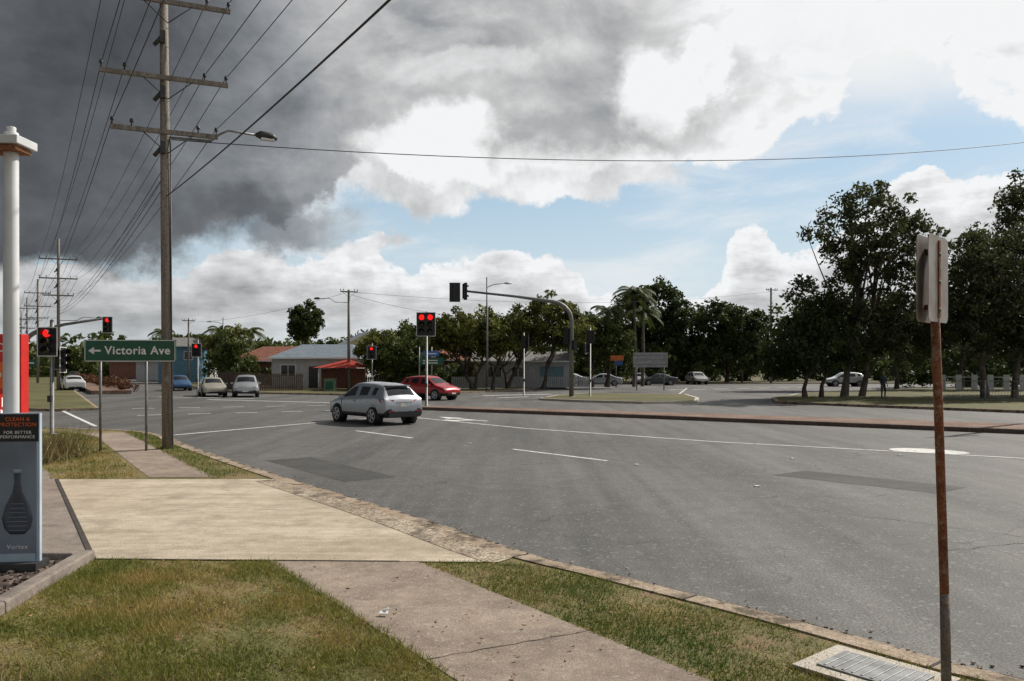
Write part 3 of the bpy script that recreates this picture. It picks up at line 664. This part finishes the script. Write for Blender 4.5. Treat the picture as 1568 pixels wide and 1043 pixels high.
mb.build('hoarding_sign',(10.2,80,.12))
mb=MB(); mb.tube([(0,0,0),(0,0,2.6)],.035,GALV); mb.box((.1,-.04,2.3),(.9,.02,.4),GREEN); mb.box((.1,-.055,2.3),(.6,.006,.08),SIGNW); mb.build('direction_sign',(-27.3,46,.12))

# ------------------------------------------------------------------ houses
def wallmat(n,c): return mat(n,c,.8,0,.08,3)
def house(name,loc,rz,w,d,h,rh,wall,roof,hip=0,wins=(),door=None,over=.5):
    mb=MB(); mb.box((0,0,h/2),(w,d,h),wall)
    a,b=w/2+over,d/2+over; ix=hip*a
    vs=[(-a,-b,h),(a,-b,h),(a,b,h),(-a,b,h),(-a+ix,0,h+rh),(a-ix,0,h+rh)]
    mb.add([(x,y,z+.003) for x,y,z in vs],[(0,1,5,4),(2,3,4,5),(0,3,2,1)],roof)
    mb.add([(x,y,z+.003) for x,y,z in vs],[(1,2,5),(3,0,4)],roof if hip else wall)
    mb.box((0,-b-.04,h+.03),(2*a,.08,.14),SIGNW)
    for (x,z,ww,hh) in wins:
        mb.box((x,-d/2-.02,z),(ww+.16,.04,hh+.16),SIGNW); mb.box((x,-d/2-.05,z),(ww,.03,hh),GLASSD); mb.box((x,-d/2-.07,z),(.05,.02,hh),SIGNW)
    if door: mb.box((door[0],-d/2-.03,door[2]/2+.02),(door[1],.05,door[2]),door[3])
    return mb.build(name,loc,rz)
RB=surf('roof_blue_metal',(.15,.19,.23),(.20,.24,.28),big=2,med=3,fine=9,speck=.1)
RR=surf('roof_red_metal',(.36,.045,.03),(.44,.06,.04),big=2,med=3,fine=9,speck=.1)
RT=surf('roof_terracotta',(.19,.075,.05),(.26,.11,.075),big=2,med=3,fine=9,speck=.3)
RG=surf('roof_grey',(.16,.155,.15),(.22,.21,.20),big=2,med=3,fine=9,speck=.15)
CREAM=wallmat('wall_cream',(.45,.38,.20)); WW=wallmat('wall_white',(.46,.47,.47)); BRK=wallmat('wall_brick',(.22,.10,.07)); BLU=wallmat('wall_blue',(.10,.22,.32)); GRN=wallmat('wall_green',(.16,.24,.15))
house('weatherboard_house',(-19.0,84,.12),rad(-6),8.6,8,2.9,1.5,WW,RB,.45,[(-2.6,1.7,1.4,1.1),(2.4,1.7,1.6,1.1)],(0,1,2.1,DARKM))
house('gabled_house',(-16.6,93,.12),rad(-70),8,6,4.3,1.8,CREAM,RB,0,[(0,2.4,2,1.2)],None)
mb=MB()
for x in(-2.1,2.1):
    for y in(-1.4,1.4): mb.tube([(x,y,0),(x,y,2.0)],.06,SIGNW)
vs=[(-2.6,-1.8,2.0),(2.6,-1.8,2.0),(2.6,1.8,2.0),(-2.6,1.8,2.0),(.5,0,2.8)]
mb.add(vs,[(0,1,4),(1,2,4),(2,3,4),(3,0,4),(0,3,2,1)],RR); mb.box((0,1.2,1),(4.2,.1,1.9),BRK)
mb.build('red_roof_carport',(-15.6,75.5,.12),rad(8))
house('terracotta_house',(-27,96,.12),rad(-15),9,8,2.7,1.8,BRK,RT,.5,[(-2.5,1.6,1.5,1.1),(2.4,1.6,1.6,1.1)])
house('blue_house',(-45,112,.12),rad(10),5,7,4.8,1.3,BLU,RG,.4,[(-1,3.6,1.2,1),(1.3,3.6,1,1)])
house('white_house',(1.0,86,.12),rad(2),9.5,7,2.6,1.1,WW,RG,0,[(-3,1.5,1.6,1.1),(-.5,1.5,1.2,1.1)],(2.9,2.4,2.1,wallmat('garage_door',(.16,.26,.32))))
house('brick_house',(-9.0,94,.12),rad(6),9,7,2.8,1.6,BRK,RT,.5,[(-2,1.6,1.6,1.1),(2,1.6,1.5,1.1)])
house('red_roof_house',(-52,128,.12),rad(-5),10,8,3,2,WW,RT,.5,[(0,1.7,2,1.2)])
house('grey_roof_house',(-66,150,.12),0,12,8,3,2,BRK,RG,.5,[(0,1.7,2,1.2)])
def fence(name,a,b,h,m,step=.16,pw=.12,rails=2,z=.12):
    a=Vector(a);b=Vector(b);L=(b-a).length; an=math.atan2(b.y-a.y,b.x-a.x); mb=MB(); n=int(L/step)
    for i in range(n+1): mb.box((i*step,0,h/2),(pw,.03,h),m)
    for k in range(rails): mb.box((L/2,.035,h*(.2+.65*k/max(1,rails-1))),(L,.04,.07),m)
    return mb.build(name,(a.x,a.y,z),an)
TIM=surf('fence_timber',(.09,.065,.05),(.15,.115,.09),big=2,med=5,fine=12,speck=.3)
fence('timber_fence',(-29,80.5),(-23.5,71.5),1.6,TIM); fence('timber_fence',(-23.3,71.3),(-18.5,72.5),1.5,TIM); fence('timber_fence',(-13.5,74),(-8,75),1.2,TIM)
fence('white_fence',(38,72),(64,68),1.4,WW,1.3,.5,2)
fence('white_fence',(-6,82),(8,82.5),1.1,WW,.2,.14)
mb=MB(); a=Vector((26.2,50.5)); b=Vector((46,37)); L=(b-a).length
FG=mat('fence_wire',(.33,.34,.34),.5,.2)
for i in range(10):
    x=L*i/9; mb.tube([(x,0,0),(x,0,1.25)],.035,FG,8)
for z in(1.22,.65,.1): mb.tube([(0,0,z),(L,0,z)],.022,FG,6)
for i in range(150): mb.tube([(L*i/150,.0,.1),(L*i/150,.0,1.22)],.006,FG,3,cap=False)
mb.build('mesh_fence',(a.x,a.y,.14),math.atan2(b.y-a.y,b.x-a.x))
BW=surf('brick_wall_mat',(.17,.08,.055),(.23,.11,.075),big=1,med=4,fine=12,speck=.3)
mb=MB(); mb.box((0,0,.3),(9,.25,.6),BW); mb.box((0,0,.63),(9.1,.32,.06),KERB)
mb.build('brick_wall',(-44,92,.12),rad(-55))
mb=MB(); mb.box((0,0,.5),(.9,.7,1.0),GRN); mb.box((0,0,1.03),(1,.8,.06),GRN); mb.box((0,-.36,.5),(.7,.02,.7),GREEN); mb.build('utility_cabinet',(-15.7,70.5,.12),bevel=.02)

# ------------------------------------------------------------------ cars
def car(name,loc,heading,col,kind='suv',metal=.4):
    P=mat(name+'_paint',col,.32,metal,.03,2,coat=.5); mb=MB(); bd=MB()
    if kind=='suv':
        S=[(-2.18,.50,.70,.76,.72,.66),(-2.16,.40,.80,.86,.80,.70),(-2.11,.32,.94,.98,.85,.70),(-2.07,.28,1.00,1.02,.87,.69),(-2.04,.28,1.03,1.05,.88,.67),(-1.68,.26,1.08,1.46,.895,.60),(-1.50,.26,1.075,1.52,.90,.585),(-1.12,.26,1.06,1.565,.90,.59),(-1.02,.26,1.055,1.575,.90,.59),
           (-.14,.26,1.01,1.60,.90,.60),(-.04,.26,1.005,1.60,.90,.60),(.30,.26,.99,1.57,.90,.60),(.44,.26,.985,1.53,.90,.60),(1.20,.26,.96,1.03,.89,.72),(1.55,.27,.90,.98,.885,.68),(1.95,.28,.80,.88,.86,.64),(2.12,.30,.68,.76,.78,.58),(2.19,.40,.60,.64,.66,.50)]
        glass_side=[6,8,10,11,12]; rg=(4,5); wg=(12,13); wr=.345; wx=(-1.32,1.32)
    else:
        S=[(-2.25,.42,.72,.76,.72,.64),(-2.22,.32,.84,.90,.79,.68),(-2.12,.26,.92,.98,.82,.68),(-1.62,.22,.94,1.03,.855,.68),(-1.5,.22,.94,1.06,.86,.67),(-.88,.22,.94,1.35,.865,.57),(-.74,.22,.94,1.39,.865,.56),(-.1,.22,.92,1.43,.87,.56),
           (.0,.22,.92,1.43,.87,.56),(.30,.22,.91,1.41,.87,.56),(.42,.22,.91,1.37,.87,.56),(1.15,.22,.88,.95,.86,.67),(1.5,.24,.84,.90,.85,.65),(1.95,.26,.74,.80,.82,.61),(2.17,.28,.62,.69,.76,.57),(2.25,.38,.54,.58,.65,.5)]
        glass_side=[4,6,8,9,10]; rg=(4,5); wg=(10,11); wr=.31; wx=(-1.32,1.36)
    rows=[]
    for (x,zb,be,to,w,wrf) in S:
        zm=(zb+be)/2+.05
        tall=to-be>.2
        rows.append([(x,0,zb),(x,w-.10,zb),(x,w-.01,zb+.07),(x,w+.005,zb+.16),(x,w+.01,zm),(x,w-.005,be-.05),(x,w-.03,be),(x,wrf+.05,to-.08) if tall else (x,(w+wrf)/2,be+(to-be)*.55),(x,wrf-.03,to-.015),(x,wrf-.28,to+.01),(x,0,to+.03)])
    nr=11
    full=[]
    for r in rows:
        full.append(r+[(p[0],-p[1],p[2]) for p in r[nr-2:0:-1]])
    nf=len(full[0]); vs=[p for r in full for p in r]
    for i in range(len(full)-1):
        for j in range(nf):
            k=(j+1)%nf; f=(i*nf+j,i*nf+k,(i+1)*nf+k,(i+1)*nf+j)
            jj=j if j<nr-1 else nf-1-j
            m=P
            if jj==0: m=BLACK
            if jj in(1,2): m=BLACK if kind=='suv' else P
            if jj==6 and i in glass_side: m=GLASSD
            if jj>=8 and (rg[0]<=i<rg[1] or wg[0]<=i<wg[1]): m=GLASSD
            bd.f.append(f); bd.m.append(bd.mi(m)); bd.s.append(True)
    bd.f.append(tuple(range(nf))[::-1]); bd.m.append(bd.mi(P)); bd.s.append(True)
    n0=(len(full)-1)*nf; bd.f.append(tuple(n0+k for k in range(nf))); bd.m.append(bd.mi(P)); bd.s.append(True)
    bd.v=vs
    hw=max(s[4] for s in S)
    for x in wx:
        for sg in(-1,1):
            mb.tube([(x,sg*(hw-.25),wr),(x,sg*(hw+.006),wr)],wr+.065,BLACK,28)
            mb.tube([(x,sg*(hw-.2),wr),(x,sg*(hw+.012),wr),(x,sg*(hw+.025),wr)],[wr,wr,wr-.03],TYRE,28)
            mb.tube([(x,sg*(hw+.01),wr),(x,sg*(hw+.029),wr)],wr*.68,BLACK,22)
            mb.tube([(x,sg*(hw+.01),wr),(x,sg*(hw+.038),wr)],wr*.16,RIM,10)
            for k in range(5):
                a=k*math.pi*2/5; M=Matrix.Translation((x,sg*(hw+.032),wr))@Matrix.Rotation(a,4,'Y')
                mb.box((wr*.38,0,0),(wr*.6,.012,.075),RIM,M)
            for k in range(22):
                a0=2*math.pi*k/22;a1=2*math.pi*(k+1)/22; q=sg*(hw+.034); r0=wr*.62;r1=wr*.72
                mb.add([(x+math.cos(a0)*r0,q,wr+math.sin(a0)*r0),(x+math.cos(a1)*r0,q,wr+math.sin(a1)*r0),(x+math.cos(a1)*r1,q,wr+math.sin(a1)*r1),(x+math.cos(a0)*r1,q,wr+math.sin(a0)*r1)],[(0,1,2,3)],RIM)
    for sg in(-1,1):
        if kind=='suv':
            mb.add([(-2.155,sg*.46,.82),(-2.145,sg*.46,.96),(-2.06,sg*.80,1.00),(-2.08,sg*.84,.83),(-1.78,sg*.915,.98),(-1.95,sg*.905,.84)],[(0,1,2,3) ,(3,2,4,5)],TAIL)
            mb.box((-2.17,sg*.62,.52),(.04,.20,.05),TAIL)
            mb.box((1.98,sg*.66,.74),(.26,.26,.12),HEADL); mb.box((.86,sg*.97,1.02),(.15,.18,.12),P)
        else:
            mb.box((-2.14,sg*.62,.80),(.14,.26,.13),TAIL); mb.box((2.05,sg*.60,.64),(.22,.28,.11),HEADL); mb.box((.82,sg*.92,.95),(.14,.16,.11),P)
        for x in(-.9,.1): mb.box((x-.05,sg*(hw+.004),.88),(.17,.03,.025),P)
        for x in(-.08,.98): mb.box((x,sg*(hw-.004),.68),(.010,.02,.52),BLACK)
    if kind=='suv':
        mb.box((-2.14,0,.42),(.12,1.44,.20),BLACK); mb.box((-2.175,0,.76),(.04,.40,.12),PLATE); mb.box((-2.16,0,.87),(.04,.7,.025),RIM)
        mb.box((-1.66,0,1.49),(.26,1.04,.03),P); mb.box((-1.98,.1,1.10),(.03,.5,.02),BLACK); mb.box((2.12,0,.62),(.08,.7,.14),BLACK); mb.box((2.14,0,.42),(.08,1.1,.12),BLACK); mb.box((2.2,0,.46),(.02,.4,.1),PLATE)
    else:
        mb.box((-2.22,0,.62),(.03,.4,.11),PLATE); mb.box((-2.2,0,.36),(.06,1.1,.08),BLACK); mb.box((2.18,0,.55),(.07,.8,.11),BLACK); mb.box((2.2,0,.38),(.05,1.0,.09),BLACK)
    o=mb.build(name,loc,math.atan2(heading[1],heading[0]))
    b=bd.build('body',parent=o); sb=b.modifiers.new('sub','SUBSURF'); sb.levels=1; sb.render_levels=2
    return o
car('silver_suv_car',(-5.5,32.5,0),(-.66,.75),(.38,.40,.43),'suv',.65)
car('red_suv_car',(-5.6,55.2,0),(.80,-.60),(.42,.015,.02),'suv',.3)
car('grey_suv_car',(-19.7,60.5,0),(.30,-1),(.36,.37,.38),'suv',.5)
car('beige_sedan_car',(-22.6,61.5,0),(.45,-.9),(.38,.35,.28),'sedan',.3)
car('blue_sedan_car',(-31.0,76,0),(.5,-.85),(.03,.10,.22),'sedan')
car('white_sedan_car',(-39.8,74,0),(-.55,.83),(.6,.6,.6),'sedan',.1)
car('dark_sedan_car',(-73,136,0),(.55,-.83),(.04,.045,.05),'sedan')
for i,(x,y,h,c,k) in enumerate([(6.8,97,(-1,.1),(.62,.62,.62),'sedan'),(10.6,95,(-1,.15),(.36,.38,.40),'sedan'),(16.3,104,(-.3,-1),(.5,.5,.5),'sedan'),(17.5,98,(-1,-.1),(.05,.06,.06),'sedan'),(23.3,103,(.1,-1),(.5,.5,.5),'suv'),(37.5,92,(-1,.05),(.60,.61,.61),'suv')]):
    car('parked_car',(x,y,0),h,c,k,.2)

# ------------------------------------------------------------------ person under the tree
def person(loc,rz):
    e=bpy.data.objects.new('standing_person',None); scene.collection.objects.link(e); e.location=loc; e.rotation_euler=(0,0,rz)
    J={'pel':((0,0,.95),.15),'ch':((0,.0,1.28),.17),'nk':((0,0,1.48),.06),'hd':((0,-.01,1.56),.055),
       'lh':((-.1,0,.9),.10),'lk':((-.12,-.03,.5),.065),'la':((-.12,0,.1),.045),'lt':((-.13,-.15,.05),.04),
       'rh':((.1,0,.9),.10),'rk':((.14,-.04,.5),.065),'ra':((.16,.02,.1),.045),'rt':((.18,-.13,.05),.04),
       'ls':((-.19,0,1.40),.065),'le':((-.25,.02,1.12),.045),'lw':((-.22,-.12,.9),.03),'rs':((.19,0,1.40),.065),'re':((.26,.02,1.12),.045),'rw':((.2,-.14,.95),.03)}
    ed=[('pel','ch'),('ch','nk'),('nk','hd'),('pel','lh'),('lh','lk'),('lk','la'),('la','lt'),('pel','rh'),('rh','rk'),('rk','ra'),('ra','rt'),('ch','ls'),('ls','le'),('le','lw'),('ch','rs'),('rs','re'),('re','rw')]
    ks=list(J); me=bpy.data.meshes.new('body'); me.from_pydata([J[k][0] for k in ks],[(ks.index(a),ks.index(b)) for a,b in ed],[])
    me.materials.append(mat('dark_clothes',(.03,.034,.045),.9)); o=bpy.data.objects.new('body',me); scene.collection.objects.link(o); o.parent=e
    o.modifiers.new('skin','SKIN'); 
    for i,k in enumerate(ks): me.skin_vertices[0].data[i].radius=(J[k][1],J[k][1]*.8)
    me.skin_vertices[0].data[0].use_root=True
    o.modifiers.new('sub','SUBSURF').levels=2; o.modifiers['sub'].render_levels=2
    SK=mat('skin',(.35,.2,.14),.6); HR=mat('hair',(.03,.02,.015),.8)
    mb=MB(); mb.tube([(0,-.01,1.54),(0,-.015,1.58),(0,-.02,1.65),(0,-.01,1.72),(0,0,1.76)],[.045,.07,.085,.07,.02],SK,14); mb.box((0,-.105,1.65),(.02,.03,.04),SK)
    for sg in(-1,1): mb.box((sg*.088,0,1.65),(.014,.03,.05),SK)
    mb.tube([(0,.02,1.6),(0,.02,1.68),(0,.01,1.74),(0,.0,1.785)],[.075,.092,.08,.02],HR,14)
    for sg,x,y,z in((-1,-.22,-.13,.88),(1,.2,-.15,.93)):
        mb.tube([(x,y,z),(x,y-.01,z-.05),(x,y-.02,z-.09)],[.022,.04,.03],SK,8)
        for k in range(4): mb.tube([(x-.024+.016*k,y-.02,z-.08),(x-.024+.016*k,y-.03,z-.14),(x-.022+.015*k,y-.015,z-.165)],[.009,.008,.006],SK,6)
        mb.tube([(x-sg*.03,y-.02,z-.04),(x-sg*.045,y-.035,z-.09)],[.01,.008],SK,6)
    mb.build('head_and_hands',parent=e)
person((24.0,52.8,.14),rad(20))
mb=MB(); mb.box((0,0,.02),(.07,.04,.010),SIGNW,Matrix.Rotation(.3,4,'X')); mb.box((.03,.02,.032),(.04,.03,.008),SIGNW,Matrix.Rotation(-.4,4,'Y')); mb.build('paper_litter',(-1.07,6.82,.13))
mb=MB()
LF=mat('dry_leaf',(.28,.14,.06),.8)
for i in range(160):
    x=R.uniform(-4,2);y=R.uniform(5.3,9); s=R.uniform(.012,.030)
    if x>(9.33-y)*.78: continue
    mb.add([(-s,0,.01),(0,s*.5,.0),(s,0,.012),(0,-s*.5,0)],[(0,1,2,3)],R.choice([LF,LF,BARK]),M=Matrix.Translation((x,y,.145))@Matrix.Rotation(R.uniform(0,6),4,'Z')@Matrix.Rotation(R.uniform(-.4,.4),4,'X'))
mb.build('fallen_leaves')

# ------------------------------------------------------------------ world sky + clouds
world=bpy.data.worlds.new('World'); scene.world=world; world.use_nodes=True
try: world.cycles.sampling_method='MANUAL'; world.cycles.sample_map_resolution=128
except Exception: pass
nt=world.node_tree; L=nt.links.new; bg=nt.nodes['Background']
SUN_AZ,SUN_EL=rad(52),rad(42)
sky=nt.nodes.new('ShaderNodeTexSky'); sky.sky_type='NISHITA'; sky.sun_disc=False; sky.sun_elevation=SUN_EL; sky.sun_rotation=SUN_AZ; sky.air_density=1.1; sky.dust_density=1.2
def setin(s,v):
    if isinstance(v,(int,float)): s.default_value=v
    elif isinstance(v,tuple): s.default_value=rgba(v) if s.type=='RGBA' else v
    else: L(v,s)
def M_(op,a,b=0,c=0,clamp=False):
    n=nt.nodes.new('ShaderNodeMath'); n.operation=op; n.use_clamp=clamp
    setin(n.inputs[0],a); setin(n.inputs[1],b); setin(n.inputs[2],c); return n.outputs[0]
def SS(x,a,b,c=0,d=1,lin=False):
    n=nt.nodes.new('ShaderNodeMapRange'); n.interpolation_type='LINEAR' if lin else 'SMOOTHSTEP'
    setin(n.inputs[0],x)
    for i,v in enumerate((a,b,c,d)): setin(n.inputs[i+1],v)
    return n.outputs[0]
def MX(f,a,b):
    n=nt.nodes.new('ShaderNodeMix'); n.data_type='RGBA'; setin(n.inputs[0],f); setin(n.inputs[6],a); setin(n.inputs[7],b); return n.outputs[2]
tc=nt.nodes.new('ShaderNodeTexCoord'); sp=nt.nodes.new('ShaderNodeSeparateXYZ'); L(tc.outputs['Generated'],sp.inputs[0])
x,y,z=sp.outputs
a=M_('ARCTAN2',x,y); hh=M_('SQRT',M_('ADD',M_('MULTIPLY',x,x),M_('MULTIPLY',y,y)))
t=M_('MINIMUM',M_('DIVIDE',z,M_('MAXIMUM',hh,.01)),2.5)
def CV(xx,yy,zz=0):
    n=nt.nodes.new('ShaderNodeCombineXYZ'); setin(n.inputs[0],xx); setin(n.inputs[1],yy); setin(n.inputs[2],zz); return n.outputs[0]
def NZ(v,s,d=6,ro=.55,dist=0):
    n=nt.nodes.new('ShaderNodeTexNoise'); n.inputs['Scale'].default_value=s; n.inputs['Detail'].default_value=d; n.inputs['Roughness'].default_value=ro; n.inputs['Distortion'].default_value=dist
    L(v,n.inputs['Vector']); return n
def sepc(c):
    n=nt.nodes.new('ShaderNodeSeparateColor'); L(c,n.inputs[0]); return n.outputs
base=CV(a,t,0)
w1=sepc(NZ(base,7.0,9,.60).outputs['Color'])
aw=M_('ADD',a,M_('MULTIPLY',M_('SUBTRACT',w1[0],.5),.22)); tw=M_('ADD',t,M_('MULTIPLY',M_('SUBTRACT',w1[1],.5),.17))
def curve(x,pts,lo=-.6,hi=.6):
    f=SS(x,lo,hi,0,1,True); n=nt.nodes.new('ShaderNodeFloatCurve'); L(f,n.inputs['Value']); c=n.mapping.curves[0]
    P=[((p-lo)/(hi-lo),v) for p,v in pts]
    c.points[0].location=P[0]; c.points[1].location=P[-1]
    for p in P[1:-1]: c.points.new(*p)
    n.mapping.update(); return n.outputs[0]
def blob(a0,t0,ra,rt,s0=1.4,s1=.45):
    dx=M_('DIVIDE',M_('SUBTRACT',aw,a0),ra); dy=M_('DIVIDE',M_('SUBTRACT',tw,t0),rt)
    d=M_('SQRT',M_('ADD',M_('MULTIPLY',dx,dx),M_('MULTIPLY',dy,dy))); return SS(d,s0,s1)
def grey(v,tint=(1,1,1)):
    n=nt.nodes.new('ShaderNodeCombineColor')
    for i in range(3): setin(n.inputs[i],M_('MULTIPLY',v,tint[i]*10))
    return n.outputs[0]
col=MX(.5,sky.outputs[0],(3.5,5.8,7.8))
col=MX(SS(t,.30,.0,.05,.80),col,(7.0,7.9,8.4))
wv=NZ(CV(M_('MULTIPLY',a,.8),M_('MULTIPLY',t,2.4),3),4.5,7,.6,.6).outputs['Fac']
col=MX(SS(wv,.44,.68,0,.75),col,(8.2,8.5,8.7))
col=MX(M_('MULTIPLY',SS(a,.1,.45),SS(t,.24,.36)),col,(8.8,8.9,8.9))
# horizon cumulus
top=curve(a,[(-.6,.105),(-.5,.11),(-.40,.10),(-.335,.135),(-.27,.14),(-.215,.135),(-.18,.15),(-.11,.125),(-.04,.145),(.03,.145),(.075,.130),(.11,.09),(.2,.085),(.25,.12),(.28,.165),(.33,.14),(.40,.17),(.46,.21),(.5,.2),(.6,.22)])
w2=sepc(NZ(base,19,8,.58).outputs['Color'])
t2=M_('ADD',t,M_('MULTIPLY',M_('SUBTRACT',w2[1],.5),.11))
dep=M_('SUBTRACT',top,t2); msk=SS(dep,0,.007)
n2=NZ(CV(a,M_('MULTIPLY',t,2.8),7),17,7,.6).outputs['Fac']
br=M_('ADD',SS(dep,.0,.06,.93,.64),M_('MULTIPLY',M_('SUBTRACT',n2,.5),1.0))
br=M_('MULTIPLY',br,SS(a,-.48,-.15,.66,1.0)); br=M_('MINIMUM',M_('MAXIMUM',br,.28),.93)
col=MX(M_('MULTIPLY',msk,SS(t,.01,.07,.45,1)),col,grey(br,(.97,.985,1.0)))
# mid-level white bank under the deck
mid=M_('MAXIMUM',blob(-.13,.225,.09,.05,1.15,.85),M_('MAXIMUM',blob(.06,.235,.14,.025,1.25,.75),blob(-.185,.14,.05,.01)))
nb=NZ(CV(a,t,11),11,7,.6).outputs['Fac']
col=MX(mid,col,grey(SS(nb,.35,.65,.55,.93,True),(.98,.99,1.0)))
# main deck
edge=curve(aw,[(-.6,.09),(-.45,.11),(-.34,.130),(-.27,.145),(-.225,.185),(-.18,.235),(-.1,.215),(-.012,.235),(.07,.245),(.14,.245),(.2,.25),(.26,.255),(.31,.26),(.37,.285),(.42,.33),(.47,.33),(.53,.27),(.6,.24)])
dd=M_('SUBTRACT',tw,edge)
tong=M_('MULTIPLY',blob(-.275,.158,.075,.024),.8)
dm=M_('MAXIMUM',SS(dd,-.004,SS(a,-.28,-.12,.028,.009)),tong)
inner=curve(aw,[(-.6,.105),(-.5,.12),(-.42,.145),(-.36,.20),(-.30,.27),(-.24,.36),(-.18,.46),(-.1,.56),(0,.56),(.1,.56),(.16,.60),(.24,.68),(.3,.76),(.4,.84),(.6,.86)])
n3=NZ(CV(a,M_('MULTIPLY',t,1.4),21),5,8,.6,.4).outputs['Fac']
inner=M_('MULTIPLY',inner,SS(n3,.3,.7,.62,1.40,True))
n4=NZ(CV(a,M_('MULTIPLY',t,1.3),41),17,6,.6,.2).outputs['Fac']
inner=M_('MULTIPLY',inner,SS(n4,.3,.7,.86,1.14,True))
lin=M_('MULTIPLY',SS(dd,.05,.0),SS(aw,-.22,-.10,0,1))
inner=M_('ADD',inner,M_('MULTIPLY',lin,.35))
for (A,T,ra,rt,v) in [(-.11,.27,.09,.045,.38),(.18,.34,.055,.06,.42),(.23,.37,.03,.05,.3),(-.05,.37,.10,.03,.15),(.40,.40,.14,.06,.2),(-.10,.42,.06,.02,.12)]:
    inner=M_('ADD',inner,M_('MULTIPLY',blob(A,T,ra,rt,1.25,.65),v))
for (A,T,ra,rt,v) in [(.085,.295,.10,.035,.32),(.21,.275,.06,.02,.22),(-.03,.43,.16,.03,.22),(-.30,.17,.07,.03,.45),(-.30,.25,.05,.06,.2),(.08,.36,.07,.03,.15),(-.45,.36,.14,.10,.2)]:
    inner=M_('MULTIPLY',inner,M_('SUBTRACT',1,M_('MULTIPLY',blob(A,T,ra,rt),v)))
inner=M_('MULTIPLY',inner,SS(M_('ABSOLUTE',a),.9,1.7,1.0,.50))  # unseen deck behind the camera, dimmed to weaken fill light and reflections
inner=M_('MINIMUM',M_('MAXIMUM',inner,.07),.92)
dcol=MX(SS(inner,.1,.55),grey(inner,(.92,1.0,1.10)),grey(inner,(.985,.99,1.0)))
holes=SS(NZ(CV(a,M_('MULTIPLY',t,1.6),33),7,6,.6,.4).outputs['Fac'],.52,.62)
holes=M_('MULTIPLY',M_('MULTIPLY',holes,SS(a,.24,.38)),.7)
col=MX(M_('MULTIPLY',dm,M_('SUBTRACT',1,holes)),col,dcol)
L(col,bg.inputs['Color']); bg.inputs['Strength'].default_value=.1

sd=bpy.data.lights.new('sun','SUN'); sd.energy=4.8; sd.angle=rad(.6); sd.color=(1,.935,.84)
so=bpy.data.objects.new('sun',sd); scene.collection.objects.link(so)
v=Vector((math.sin(SUN_AZ)*math.cos(SUN_EL),math.cos(SUN_AZ)*math.cos(SUN_EL),math.sin(SUN_EL)))
so.rotation_euler=v.to_track_quat('Z','Y').to_euler(); so.location=(30,30,60)

cd=bpy.data.cameras.new('camera'); cd.lens=28.7; cd.sensor_width=36; cd.shift_y=.0258; cd.clip_end=6000; cd.clip_start=.05
co=bpy.data.objects.new('camera',cd); scene.collection.objects.link(co); co.location=(0,0,2.2); co.rotation_euler=(rad(90),0,0); scene.camera=co
